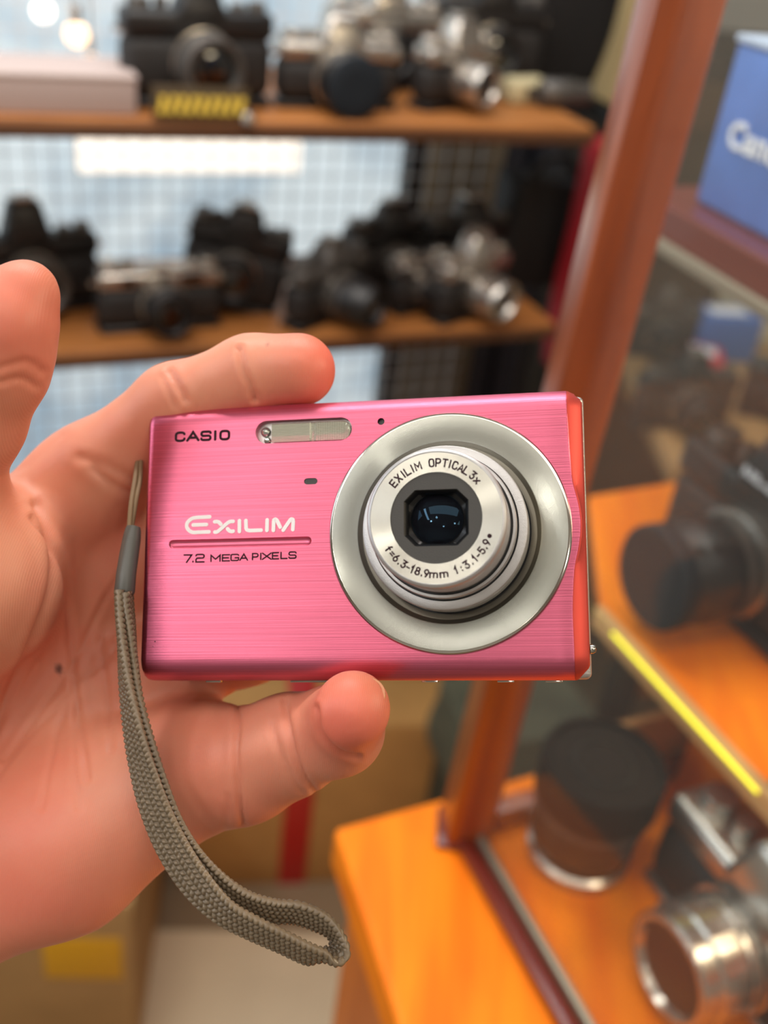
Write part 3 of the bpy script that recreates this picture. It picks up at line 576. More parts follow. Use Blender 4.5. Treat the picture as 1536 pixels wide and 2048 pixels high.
MB().lathe([(0, .9), (.5, .8), (.8, .3), (.8, -.3), (0, -.6)], 16, mm((19.8, 61.2, -8)), MMS).build('hinge_pin', M_lip, dev)
for x in (14, 36, 62, 78, 88):
    MB().box(mm((x, -.05, -9.5)), mm((3.5 if x != 36 else 9, .7, 1.6)), .0001).build('base_rivet', M_lip, dev)
MB().lathe([(0, 1.2), (.7, 1.05), (1.0, .5), (1.0, 0), (0, 0)], 20, mm((95.6, 6.4, -9)), Matrix.Rotation(math.pi/2, 4, 'Y')@MMS).build('side_screw', M_lip, dev)
mb = MB(); mb.lathe([(0, .5), (3.0, .4), (3.4, 0), (3.4, -3)], 32, mm((-.3, 51, -11)), Matrix.Rotation(-math.pi/2, 4, 'Y')@MMS); mb.build('strap_lug_plate', M_silver, dev)
MB().tube([mm((-.2, 52.9, -9)), mm((-1.6, 52.6, -8.6)), mm((-2.3, 51.2, -8.6)), mm((-1.9, 49.9, -8.6)), mm((-.1, 49.5, -9))], .0007, 10).build('strap_eyelet', M_lip, dev)

def stadium(x0, x1, y0, y1, n=14):
    r = (y1-y0)/2; cy = (y0+y1)/2; p = []
    for i in range(n+1): t = -math.pi/2+math.pi*i/n; p.append((x1-r+r*math.cos(t), cy+r*math.sin(t)))
    for i in range(n+1): t = math.pi/2+math.pi*i/n; p.append((x0+r+r*math.cos(t), cy+r*math.sin(t)))
    return p
# front face features
fx0, fx1 = TL(511, 863)[0], TL(704, 855)[0]; fy1, fy0 = TL(606, 838)[1], TL(606, 884)[1]
gx0, gx1 = TL(337, 1087)[0], TL(624, 1080)[0]; gy = TL(480, 1085)[1]
RCX, RCY = TL(897, 1063); 
cut = MB(); cut.prism([mm((*p, 0)) for p in stadium(fx0, fx1, fy0, fy1)], -.0022, .001)
cutter = cut.build('cut', M_blk); 
c2 = MB(); pts = [mm((x, gy, .42)) for x in np.linspace(gx0+1.0, gx1-1.0, 30)]
ex = [(-1.0, .01), (-.92, .4), (-.7, .72), (-.38, .93)]
pp = [mm((gx0+1+a*.97, gy, .42)) for a, r in ex]+pts+[mm((gx1-1-a*.97, gy, .42)) for a, r in ex[::-1]]
c2.tube(pp, [r*.00103 for a, r in ex]+[.00103]*30+[r*.00103 for a, r in ex[::-1]], 20)
cutter2 = c2.build('cut', M_blk)
mx_, my_ = TL(762, 843); c3 = MB(); c3.lathe([(0, .5), (.75, .5), (.75, -1.5), (0, -1.5)], 24, mm((mx_, my_, 0)), MMS); cutter3 = c3.build('cut', M_blk)
l0, l1 = TL(608, 963), TL(635, 962); c4 = MB(); c4.prism([mm((*p, 0)) for p in stadium(l0[0], l1[0], l0[1]-.68, l0[1]+.68)], -.0008, .001); cutter4 = c4.build('cut', M_blk)
c5 = MB(); c5.lathe([(0, .5), (18.6, .5), (18.6, -5), (0, -5)], 128, mm((RCX, RCY, 0)), MMS); cutter5 = c5.build('cut', M_blk)
CUTS = [cutter, cutter2, cutter3, cutter4, cutter5]
for c in CUTS:
    c.parent = dev; bpy.context.view_layer.update()
    bm = bmesh.new(); bm.from_mesh(c.data); bmesh.ops.remove_doubles(bm, verts=bm.verts, dist=1e-6); bmesh.ops.recalc_face_normals(bm, faces=bm.faces); bm.to_mesh(c.data); bm.free()
bm = bmesh.new(); bm.from_mesh(face.data); bmesh.ops.recalc_face_normals(bm, faces=bm.faces); bm.to_mesh(face.data); bm.free()
bm = bmesh.new(); bm.from_mesh(bev.data); bmesh.ops.recalc_face_normals(bm, faces=bm.faces); bm.to_mesh(bev.data); bm.free()
for c in CUTS:
    md = face.modifiers.new('b', 'BOOLEAN'); md.operation = 'DIFFERENCE'; md.object = c; md.solver = 'EXACT'
bpy.context.view_layer.update()
me = bpy.data.meshes.new_from_object(face.evaluated_get(bpy.context.evaluated_depsgraph_get()))
face.modifiers.clear(); face.data = me; me.materials.clear(); me.materials.append(M_pink)
me.polygons.foreach_set('use_smooth', [True]*len(me.polygons)); me.set_sharp_from_angle(angle=math.radians(35))
for c in CUTS: bpy.data.objects.remove(c, do_unlink=True)
# flash
fl = MB().prism([mm((*p, 0)) for p in stadium(fx0+.02, fx1-.02, fy0+.02, fy1-.02)], -.0021, -.0017).build('flash_bezel', M_silver, dev); lab(fl, 'silver well of the flash and focus lamp')
M_diff = mat('flash_diffuser', (214, 216, 200), .12, .55, **{'Coat Weight': 1.})
_d = MB(); n = 34; x0, x1, y0, y1 = fx0+3.4, fx1-.5, fy0+.35, fy1-.55
vv = []; ff = []; RY = 12
for i in range(n*2+1):
    for j in range(RY*2+1):
        x = x0+(x1-x0)*i/(n*2); y = y0+(y1-y0)*j/(RY*2)
        if x > x1-1.8:                                                        # round the right end
            q = (x-(x1-1.8))/1.8; y = (y0+y1)/2+(y-(y0+y1)/2)*math.sqrt(max(.02, 1-q*q*.85))
        z = -.9+(.14 if j % 2 else 0)+(.06 if i % 2 and i > n else 0)
        if abs(i-n*1.05) < 2: z -= .35
        vv.append(mm((x, y, z)))
k = RY*2+1
for i in range(n*2):
    for j in range(RY*2): ff.append((i*k+j, (i+1)*k+j, (i+1)*k+j+1, i*k+j+1))
_d.add(vv, ff, False); df = _d.build('flash_diffuser', M_diff, fl)
M_lampg = mat('focus_lamp_glass', (190, 196, 188), .08, .8)
MB().lathe([(0, 1.0), (.5, .9), (.95, .5), (1.15, 0), (1.15, -.6)], 24, mm((fx0+1.9, (fy0+fy1)/2+.35, -1.5)), MMS).build('focus_lamp', M_lampg, fl)
MB().lathe([(0, .5), (.5, .4), (.8, 0)], 20, mm((fx0+2.3, fy0+.95, -1.5)), MMS).build('focus_lamp', M_lampg, fl)
MB().add(*(lambda m: (m.v, m.f))(MB().prism([mm((*p, 0)) for p in stadium(l0[0]+.03, l1[0]-.03, l0[1]-.65, l0[1]+.65)], -.0007, -.0002)), False).build('sensor_window', M_dark, dev)
MB().lathe([(0, -.9), (.74, -.9)], 20, mm((mx_, my_, 0)), MMS).build('microphone_hole', M_blk, dev)

# ---- stroke lettering
def strokes(mb, pls, t, z0=0., z1=.03, caps=True, n=8):
    """each polyline becomes one flat raised ribbon with round ends"""
    for si, pl in enumerate(pls):
        P_ = [np.array(p, float) for p in pl]; P_ = [p for q, p in enumerate(P_) if q == 0 or np.linalg.norm(p-P_[q-1]) > 1e-4]
        if len(P_) < 2: P_ = [P_[0], P_[0]+np.array([0, .02])]
        m = len(P_); zz = z1+.012*(si % 3); L = []; R_ = []
        D = [(P_[k+1]-P_[k])/np.linalg.norm(P_[k+1]-P_[k]) for k in range(m-1)]
        closed = np.linalg.norm(P_[0]-P_[-1]) < 1e-3 and m > 3
        for k in range(m):
            a = D[k-1] if k > 0 else (D[-1] if closed else D[0]); b = D[k] if k < m-1 else (D[0] if closed else D[-1])
            na = np.array([-a[1], a[0]]); nb = np.array([-b[1], b[0]]); mi = na+nb; l2 = mi@mi
            mi = mi/l2*2 if l2 > .35 else mi/max(math.sqrt(l2), 1e-6)*1.7
            L.append(P_[k]+mi*t/2); R_.append(P_[k]-mi*t/2)
        v = []; f = []
        for z in (z0, zz):
            for k in range(m): v += [mm((*L[k], z)), mm((*R_[k], z))]
        o = 2*m
        for k in range(m-1):
            f.append((o+2*k, o+2*k+1, o+2*k+3, o+2*k+2)); f.append((2*k, 2*k+2, o+2*k+2, o+2*k)); f.append((2*k+3, 2*k+1, o+2*k+1, o+2*k+3))
        mb.add(v, f, False)
        if not closed:
            for c, d in ((P_[0], -D[0]), (P_[-1], D[-1])):
                a0 = math.atan2(d[1], d[0])-math.pi/2
                mb.prism([mm((c[0]+t/2*math.cos(a0+math.pi*q/n), c[1]+t/2*math.sin(a0+math.pi*q/n), 0)) for q in range(n+1)], z0*.001, zz*.001)
def arc(cx, cy, rx, ry, a0, a1, n=10): return [(cx+rx*math.cos(math.radians(a0+(a1-a0)*i/n)), cy+ry*math.sin(math.radians(a0+(a1-a0)*i/n))) for i in range(n+1)]
G = {                                                                          # glyphs on a 1 x 1 box
 'E': [[(1, 0), (0, 0), (0, 1), (1, 1)], [(0, .5), (.85, .5)]], 'X': [[(0, 0), (1, 1)], [(0, 1), (1, 0)]], 'I': [[(.5, 0), (.5, 1)]],
 'L': [[(0, 1), (0, 0), (1, 0)]], 'M': [[(0, 0), (0, 1), (.5, .35), (1, 1), (1, 0)]], 'P': [[(0, 0), (0, 1), *arc(.62, .72, .38, .28, 90, -90, 8), (0, .44)]],
 'T': [[(0, 1), (1, 1)], [(.5, 1), (.5, 0)]], 'A': [[(0, 0), (.5, 1), (1, 0)], [(.2, .32), (.8, .32)]],
 'O': [[(0, .35), *arc(.35, .3, .35, .3, 180, 270, 5), *arc(.65, .3, .35, .3, 270, 360, 5), *arc(.65, .7, .35, .3, 0, 90, 5), *arc(.35, .7, .35, .3, 90, 180, 5), (0, .35)]],
 'C': [[(1, .25), *arc(.65, .3, .35, .3, -20, -90, 5), *arc(.35, .3, .35, .3, 270, 180, 5), *arc(.35, .7, .35, .3, 180, 90, 5), *arc(.65, .7, .35, .3, 90, 20, 5)]],
 'G': [[(.55, .45), (1, .45), (1, .2), *arc(.8, .2, .2, .2, 0, -90, 4), *arc(.2, .2, .2, .2, 270, 180, 4), *arc(.2, .8, .2, .2, 180, 90, 4), *arc(.8, .8, .2, .2, 90, 10, 4)]],
 'S': [[(0, .18), *arc(.2, .18, .2, .18, 180, 270, 4), *arc(.78, .25, .22, .25, 270, 450, 8), *arc(.22, .75, .22, .25, 270, 90, 8), *arc(.8, .82, .2, .18, 90, 0, 4)]],
 '3': [[(0, 1), (.9, 1), (.42, .6), *arc(.5, .3, .45, .3, 80, -160, 12)]], 'x': [[(.05, 0), (.85, .62)], [(.05, .62), (.85, 0)]],
 'f': [[(.3, 0), (.3, .8), *arc(.55, .8, .25, .2, 180, 90, 4)], [(.05, .6), (.7, .6)]], '=': [[(.1, .3), (.9, .3)], [(.1, .62), (.9, .62)]],
 '6': [[(.62, 1), (.1, .45), *arc(.5, .3, .44, .3, 160, -200, 18)]], '9': [[(.38, 0), (.9, .55), *arc(.5, .7, .44, .3, -20, 340, 18)]],
 '8': [arc(.5, .27, .46, .27, 0, 360, 18), arc(.5, .77, .38, .23, 0, 360, 16)], '5': [[(.9, 1), (.15, 1), (.08, .55), *arc(.48, .32, .45, .32, 110, -160, 12)]],
 '1': [[(.15, .72), (.55, 1), (.55, 0)]], '-': [[(.1, .42), (.85, .42)]], '.': [[(.5, .03), (.5, .12)]], ':': [[(.5, .1), (.5, .12)], [(.5, .58), (.5, .6)]],
 '7': [[(0, 1), (1, 1), (.35, 0)]], '2': [[(0, .85), *arc(.2, .84, .2, .16, 180, 90, 4), *arc(.8, .76, .2, .24, 90, -90, 6), *arc(.2, .26, .2, .26, 90, 180, 4), (0, 0), (1, 0)]],
 'm': [[(0, 0), (0, .66)], [(0, .45), *arc(.25, .45, .25, .2, 180, 0, 6), (.5, 0)], [(.5, .45), *arc(.75, .45, .25, .2, 180, 0, 6), (1, 0)]],
}
def put(mb, ch, ox, oy, wd, ht, t, ang=0., slant=0, **k):
    ca, sa = math.cos(ang), math.sin(ang); pls = []
    for pl in G[ch]:
        q = []
        for x, y in pl:
            X, Y = (x-.5)*wd+slant*y*ht, (y-.5)*ht; q.append((ox+X*ca-Y*sa, oy+X*sa+Y*ca))
        pls.append(q)
    strokes(mb, pls, t, **k)
# maker's name: five wide bold capitals
mb = MB(); 
for ch, (xa, xb_) in zip('CASIO', ((350, 371), (373, 399), (401, 423), (428, 433), (439, 460))):
    ya = 874-(xa-350)*.037
    p, q = TL(xa, ya), TL(xb_, ya); wd = max(.4, q[0]-p[0]-.45) if ch != 'I' else .3
    put(mb, ch, (p[0]+q[0])/2, p[1], wd, 1.85, .55, .0, z0=-.02, z1=.06, caps=ch not in 'ASI' or True)
lab(mb.build('maker_lettering', M_ink, face), 'dark grey printed letters')
# model logo: traced strokes, px in a 4.8x enlargement of (320,1010)
def C6(x, y): return TL(320+x/4.8, 1010+y/4.8)
def cv(pts, n=8):                                                              # smooth curve through points
    P_ = [np.array(p, float) for p in pts]; P_ = [P_[0]]+P_+[P_[-1]]; out = []
    for i in range(1, len(P_)-2):
        for k in range(n):
            t = k/n; a, b, c, d = P_[i-1:i+3]; out.append(tuple(.5*((2*b)+(-a+c)*t+(2*a-5*b+4*c-d)*t*t+(-a+3*b-3*c+d)*t**3)))
    out.append(tuple(P_[-2])); return out
logo = [[(478, 114), *cv([(360, 120), (310, 130), (268, 165), (258, 205), (275, 240), (315, 262), (360, 262)]), (472, 258)],
        [(320, 192), (448, 188)],
        [(527, 162), *cv([(545, 160), (565, 165), (585, 185)])], *[[*cv([(528, 260), (550, 258), (580, 235), (630, 190), (668, 162), (704, 158)])]],
        [*cv([(650, 230), (668, 248), (690, 254), (704, 252)])],
        [(764, 152), (764, 254)], [(826, 150), *cv([(828, 222), (836, 238), (860, 246)]), (972, 242)], [(1030, 144), (1028, 244)],
        [(1090, 244), (1093, 160), *cv([(1096, 145), (1110, 138), (1125, 150)]), (1155, 212)], [(1184, 242), *cv([(1240, 160), (1258, 138), (1275, 140), (1280, 160)]), (1276, 236)]]
mb = MB(); strokes(mb, [[C6(*p) for p in pl] for pl in logo], .80, -.02, .12); lab(mb.build('logo_lettering', M_white, face), 'white raised logo letters')
mb = MB()
for ch, xa, xz in (('7', 368, 383), ('.', 384, 388), ('2', 392, 408), ('M', 422, 440), ('E', 445, 459), ('G', 462, 477), ('A', 480, 495), ('P', 505, 516), ('I', 518, 525), ('X', 525, 542), ('E', 545, 557), ('L', 562, 574), ('S', 578, 592)):
    big = ch in '72.'; sm = 0 if big else 0
    base = 1125-(xa-368)*.040; p = TL(xa, base); q = TL(xz, base)
    ht = 1.62 if big else 1.32
    wd = q[0]-p[0] if ch not in 'I.' else .2
    put(mb, ch, (p[0]+q[0])/2, p[1]+ht/2, wd, ht, .33 if big else .30, 0, z0=-.02, z1=.06)
lab(mb.build('resolution_lettering', M_ink, face), 'thin dark printed letters')
# marks and dust
mb = MB(); mb.lathe([(0, .02), (.18, .015), (.2, -.02)], 8, mm((*TL(310, 1283), 0)), MMS); mb.lathe([(0, .02), (.11, .015), (.12, -.02)], 8, mm((*TL(306, 1293), 0)), MMS); mb.build('scratch_mark', M_ink, face)

# ---- lens group: turned round Z at the ring centre
LO = mm((RCX, RCY, 0))
def LB(name, prof, m, par=dev, n=160, rad=None):
    o = MB().lathe([mm((r, z, 0))[:2] for r, z in prof], n, rad=rad).build(name, m, par, sharp=28)
    if par is dev: o.location = LO
    return o
rim = LB('lens_plate', [(25.25, -.4), (25.25, .35), (25.0, .7), (24.55, .85), (24.5, .85)], M_lip)
pl = MB().lathe([mm((r, z, 0))[:2] for r, z in [(24.5, .85), (19.25, .85), (19.05, .7)]], 160).build('ring_face', M_ring, rim); lab(pl, 'circular-brushed steel ring')
cn = MB().lathe([mm((r, z, 0))[:2] for r, z in [(19.05, .7), (18.3, -.25), (18.1, -.35), (17.1, -.35), (17.0, -.4)]], 160).build('inner_slope', brushed('turned_steel_slope', (150, 146, 134), .34, .7, streak=(1, 1500, 1), axis='Z', var=.04, bump=.1), rim, sharp=60)
MB().lathe([mm((r, z, 0))[:2] for r, z in [(17.0, -.4), (17.0, -.9), (16.0, -.9)]], 96).build('shadow_gap', M_blk, rim)
LZ = 19.4
b1 = LB('lens_barrel', [(16.35, -3), (16.35, .9), (16.7, .95), (16.75, 1.1), (16.75, 6.6), (16.6, 6.95), (16.3, 7.1), (14.95, 7.1)], M_barrel); lab(b1, 'satin silver outer barrel')
MB().lathe([mm((r, z, 0))[:2] for r, z in [(16.45, -.9), (16.7, -.8), (16.7, .35), (16.3, .4)]], 96).build('barrel_seal', M_blk, b1)
MB().lathe([mm((r, z, 0))[:2] for r, z in [(14.95, 7.1), (14.95, 6.2), (14.55, 6.2)]], 96).build('groove', M_blk, b1)
b2 = LB('lens_barrel', [(14.6, 6), (14.6, 9.2), (14.45, 9.5), (13.95, 9.5)], M_barrel); lab(b2, 'satin silver middle barrel')
MB().lathe([mm((r, z, 0))[:2] for r, z in [(13.95, 9.5), (13.95, 8.8), (13.4, 8.8)]], 96).build('groove', M_blk, b2)
b3 = LB('lens_barrel', [(13.45, 8.6), (13.45, LZ-2.4), (13.3, LZ-2.3), (13.3, LZ-1.9), (13.45, LZ-1.8), (13.45, LZ-.8), (13.3, LZ-.35), (12.9, LZ-.05), (12.75, LZ-.02), (12.72, LZ-.25), (12.6, LZ-.25)], M_barrel); lab(b3, 'satin silver front barrel')
M_disc = brushed('turned_steel_disc', (178, 176, 166), .27, .97, streak=(1, 1800, 1), axis='Z', var=.04, bump=.10)
ds = MB().lathe([mm((r, z, 0))[:2] for r, z in [(12.62, LZ-.2), (8.8, LZ-.2), (8.78, LZ-.35)]], 160).build('front_ring', M_disc, b3); lab(ds, 'circular-brushed lens front ring with printed lettering')
M_grey = mat('lens_surround_grey', (62, 60, 56), .55, bump=.1, scale=4000)
# squarish window in the dark disc
def octr(t, hx=6.2, hy=5.45, ch=9.5):
    c, s = abs(math.cos(t)), abs(math.sin(t)); r = min(hx/max(c, 1e-6), hy/max(s, 1e-6), ch/(c*.72+s*.72) if 0 else ch/((c+s)))
    return r
def ringoct(name, specs, m, par, n=160):
    mb = MB(); k = len(specs); v = []; f = []
    for i in range(n):
        t = 2*math.pi*(i+.5)/n
        for kind, sc, z in specs:
            r = sc if kind == 'c' else octr(t)*sc
            v.append(mm((r*math.cos(t), r*math.sin(t), z)))
    for i in range(n):
        j = (i+1) % n
        for q in range(k-1): f.append((i*k+q, j*k+q, j*k+q+1, i*k+q+1))
    mb.add(v, f); return mb.build(name, m, par, sharp=25)
dd = ringoct('lens_surround', [('c', 8.8, LZ-.35), ('o', 1.0, LZ-.35), ('o', .985, LZ-.6)], M_grey, b3)
ringoct('lens_window_frame', [('o', .985, LZ-.6), ('o', .92, LZ-1.1), ('o', .88, LZ-1.9), ('c', 5.25, LZ-2.4), ('c', 5.1, LZ-2.3), ('c', 4.9, LZ-2.9)], M_blk, b3)
M_lens = bpy.data.materials.new('coated_glass'); M_lens.use_nodes = True; _b = M_lens.node_tree.nodes['Principled BSDF']
_b.inputs['Base Color'].default_value = (.006, .006, .008, 1); _b.inputs['Roughness'].default_value = .02; _b.inputs['Coat Weight'].default_value = 0
_b.inputs['IOR'].default_value = 1.5; _b.inputs['Specular Tint'].default_value = (.14, .30, .45, 1)
gl = MB().lathe([mm((4.95*math.sin(a)/math.sin(.62), LZ-2.9+4.95*(math.cos(a)-math.cos(.62))/math.sin(.62)*.8, 0))[:2] for a in np.linspace(.62, 0.0, 14)], 72).build('front_element', M_lens, b3, sharp=0); lab(gl, 'dark coated front lens element')
for r, z in ((3.4, -2.3), (2.3, -2.0)):
    MB().lathe([mm((rr, LZ+zz, 0))[:2] for rr, zz in ((r+.08, z-.15), (r+.06, z-.02), (r-.02, z+.0), (r-.08, z-.15))], 64).build('inner_lens_ring', mat('inner_ring_brown', (70, 52, 38), .3), b3)
# ring lettering
TA = math.radians(1.5)
mb = MB()
for ch, a in zip('EXILIMOPTICAL3x', (140, 132.6, 126.2, 120.8, 115.0, 108.6, 94.2, 87.2, 80.1, 74.8, 69.2, 62.4, 56.2, 48.1, 40.8)):
    a = math.radians(a); r = 10.62; wd = {'I': .2, 'M': 1.05, 'x': 1.0}.get(ch, .85)
    put(mb, ch, r*math.cos(a), r*math.sin(a), wd, 1.42, .29, a-math.pi/2, z0=(LZ-.21), z1=(LZ-.12))
for ch, a in zip('f=6.3-18.9mm1:3.1-5.9', (-147, -141.4, -135.4, -130.2, -125.3, -119.9, -115.0, -109.4, -104.7, -100.2, -92.8, -82.6, -69.7, -64, -58, -52.3, -47.6, -42.9, -37.2, -32.6, -27.6)):
    a = math.radians(a); r = 10.72; wd = {'m': 1.4, '.': .2, ':': .2, '-': .7, '1': .7, 'f': .9}.get(ch, .85)
    put(mb, ch, r*math.cos(a), r*math.sin(a), wd, 1.36, .28, a+math.pi/2, z0=(LZ-.21), z1=(LZ-.12))
a = math.radians(-20.5); mb.lathe([(0, .05), (.42, .04), (.43, 0)], 20, mm((10.75*math.cos(a), 10.75*math.sin(a), LZ-.21)), MMS)
lab(mb.build('lens_lettering', M_ink, b3), 'small dark letters round the lens front')
# ================================================================== the hand (one continuous skin surface)
def Q(px, py, d): return V3((px-CX)/F*d, -(py-CY)/F*d, d)                     # in the frame x right, y up, z away
caps = []  # (a, b, ra, rb, k)
def cp(a, b, ra, rb, k): caps.append((Q(*a), Q(*b), ra, rb, k))
K1 = .010
cp((-450, 1500, .244), (175, 965, .2525), .017, .0125, K1)     # index metacarpal
cp((-450, 1560, .252), (250, 1130, .2620), .017, .0125, K1)    # middle
cp((-450, 1640, .252), (310, 1330, .2610), .017, .0125, K1)    # ring
cp((-430, 1760, .248), (380, 1520, .2440), .018, .0125, K1)    # little
cp((-400, 1900, .242), (140, 1722, .2400), .022, .0140, K1)    # heel below the little finger
cp((130, 1700, .2415), (400, 1550, .2400), .0162, .0125, K1)
cp((-380, 1420, .230), (-60, 1180, .2300), .022, .0185, .014)  # ball of the thumb
cp((-110, 1120, .2270), (-190, 980, .2250), .016, .0150, .012)
cp((-1500, 2150, .290), (-480, 1700, .2500), .034, .027, .02)  # forearm and wrist
cp((-480, 1700, .2500), (-430, 1560, .2480), .026, .022, .02)
K2 = .0035
cp((175, 965, .2525), (350, 812, .2440), .0120, .0095, .008)     # index finger
cp((350, 812, .2440), (500, 752, .2385), .0094, .0086, K2)
cp((500, 752, .2385), (600, 741, .2350), .0086, .0080, K2)
cp((250, 1130, .2620), (490, 1080, .2560), .0120, .0092, .006)   # middle finger behind the camera
cp((490, 1080, .2560), (640, 1050, .2480), .0092, .0084, K2)
cp((640, 1050, .2480), (730, 1030, .2445), .0084, .0076, K2)
cp((310, 1345, .2590), (500, 1290, .2570), .0120, .0092, .006)   # ring finger behind the camera
cp((500, 1290, .2570), (640, 1230, .2500), .0092, .0084, K2)
cp((640, 1230, .2500), (720, 1200, .2450), .0084, .0076, K2)
cp((380, 1520, .2440), (490, 1535, .2370), .0122, .0122, .006)   # little finger
cp((485, 1528, .2370), (575, 1491, .2320), .0122, .0110, K2)
cp((575, 1491, .2320), (676, 1458, .2230), .0108, .0091, K2)
cp((680, 1458, .2220), (704, 1418, .2085), .0090, .0076, K2)
cp((-190, 1010, .2240), (-62, 830, .2130), .0150, .0112, .010)   # thumb
cp((-62, 830, .2130), (-12, 730, .2080), .0110, .0104, K2)
cp((-12, 730, .2080), (8, 650, .2050), .0106, .0100, K2)
cp((8, 650, .2050), (54, 582, .2040), .0100, .0062, .004)
hs = .00075
lo = V3(-.205, -.125, .180); hi = V3(.004, .058, .325)
N = np.ceil((hi-lo)/hs).astype(int)
val = np.full(N, .03, np.float32)
ax = [lo[i]+hs*np.arange(N[i]) for i in range(3)]
for a, b, ra, rb, k in caps:
    r = max(ra, rb)+.016
    i0 = np.clip(((np.minimum(a, b)-r-lo)/hs).astype(int), 0, N-1); i1 = np.clip(((np.maximum(a, b)+r-lo)/hs).astype(int)+1, 0, N)
    if np.any(i1 <= i0): continue
    sl = tuple(slice(i0[i], i1[i]) for i in range(3))
    X, Y, Z = np.meshgrid(*[ax[i][sl[i]].astype(np.float32) for i in range(3)], indexing='ij')
    ab = b-a; L2 = ab@ab
    h = np.clip(((X-a[0])*ab[0]+(Y-a[1])*ab[1]+(Z-a[2])*ab[2])/L2, 0, 1)
    d = np.sqrt((X-a[0]-ab[0]*h)**2+(Y-a[1]-ab[1]*h)**2+(Z-a[2]-ab[2]*h)**2)-(ra+(rb-ra)*h)
    o = val[sl]; hh = np.maximum(k-np.abs(o-d), 0)/k
    val[sl] = np.minimum(o, d)-hh*hh*k*.25
val[0] = np.maximum(val[0], .001)
for q in range(3):                                                             # close the cut end
    s = [slice(None)]*3
    for e in (0, -1): s[q] = e; val[tuple(s)] = np.maximum(val[tuple(s)], .0005)
# surface nets
neg = val < 0
cs = np.zeros(N-1, np.int8)
for dx in (0, 1):
    for dy in (0, 1):
        for dz in (0, 1): cs += neg[dx:N[0]-1+dx, dy:N[1]-1+dy, dz:N[2]-1+dz]
cells = np.argwhere((cs > 0) & (cs < 8)); idx = np.full(N-1, -1, np.int64); idx[tuple(cells.T)] = np.arange(len(cells))
acc = np.zeros((len(cells), 3)); cnt = np.zeros(len(cells))
cor = [(x, y, z) for x in (0, 1) for y in (0, 1) for z in (0, 1)]
for i, c0 in enumerate(cor):
    for c1 in cor[i+1:]:
        if sum(abs(p-q) for p, q in zip(c0, c1)) != 1: continue
        v0 = val[tuple((cells+c0).T)]; v1 = val[tuple((cells+c1).T)]; m = (v0 < 0) != (v1 < 0)
        t = v0[m]/(v0[m]-v1[m]); acc[m] += np.array(c0)+(np.array(c1)-np.array(c0))*t[:, None]; cnt[m] += 1
HV = lo+hs*(cells+acc/cnt[:, None])
quads = []
for d in range(3):
    e1, e2 = [(1, 2), (2, 0), (0, 1)][d]
    s0 = [slice(None)]*3; s1 = [slice(None)]*3; s0[d] = slice(0, -1); s1[d] = slice(1, None)
    A, Bq = neg[tuple(s0)], neg[tuple(s1)]; ch = np.argwhere(A != Bq)
    ch = ch[(ch[:, e1] > 0) & (ch[:, e2] > 0) & (ch[:, e1] < N[e1]-1) & (ch[:, e2] < N[e2]-1)]
    inside = A[tuple(ch.T)]; o1 = np.zeros(3, int); o1[e1] = 1; o2 = np.zeros(3, int); o2[e2] = 1
    q = np.stack([idx[tuple((ch-o1-o2).T)], idx[tuple((ch-o2).T)], idx[tuple(ch.T)], idx[tuple((ch-o1).T)]], 1)
    q[~inside] = q[~inside][:, ::-1]; quads.append(q)
quads = np.concatenate(quads); quads = quads[(quads >= 0).all(1)]
# light relaxing of the net
def relax(V, it, lam):
    e = np.concatenate([quads[:, [0, 1]], quads[:, [1, 2]], quads[:, [2, 3]], quads[:, [3, 0]]]); e = np.concatenate([e, e[:, ::-1]])
    for _ in range(it):
        s = np.stack([np.bincount(e[:, 0], V[e[:, 1], j], len(V)) for j in range(3)], 1); c = np.bincount(e[:, 0], minlength=len(V))[:, None]
        V = V+lam*(s/np.maximum(c, 1)-V)
    return V
HV = relax(HV, 4, .5)
def normals(V):
    n = np.cross(V[quads[:, 2]]-V[quads[:, 0]], V[quads[:, 3]]-V[quads[:, 1]]); o = np.zeros_like(V)
    for c in range(4):
        for j in range(3): o[:, j] += np.bincount(quads[:, c], n[:, j], len(V))
    return o/np.maximum(np.linalg.norm(o, axis=1, keepdims=True), 1e-12)
NN = normals(HV)
if (NN*(HV-HV.mean(0))).sum() < 0: quads = quads[:, ::-1].copy(); NN = -NN
PX = CX+F*HV[:, 0]/HV[:, 2]; PY = CY-F*HV[:, 1]/HV[:, 2]
facing = np.clip(-(NN*HV).sum(1)/np.linalg.norm(HV, axis=1)*2.5+.3, 0, 1)
def polyd(pts):
    d = np.full(len(HV), 1e9)
    for (a, b) in zip(pts[:-1], pts[1:]):
        a = np.array(a, float); b = np.array(b, float); ab = b-a; P_ = np.stack([PX, PY], 1)-a
        t = np.clip(P_@ab/(ab@ab), 0, 1); d = np.minimum(d, np.hypot(*(P_-t[:, None]*ab).T))
    return d
def rng_mask(z0, z1): return ((HV[:, 2] > z0) & (HV[:, 2] < z1))
disp = np.zeros(len(HV))
def crease(pts, dep, wid, bulge=.35, zr=(.15, .40)):
    pts = cv(pts, 6); d = polyd(pts)
    disp[:] += (-dep*np.exp(-(d/wid)**2)+bulge*dep*np.exp(-((d-2.4*wid)/(1.6*wid))**2))*facing*rng_mask(*zr)*.001
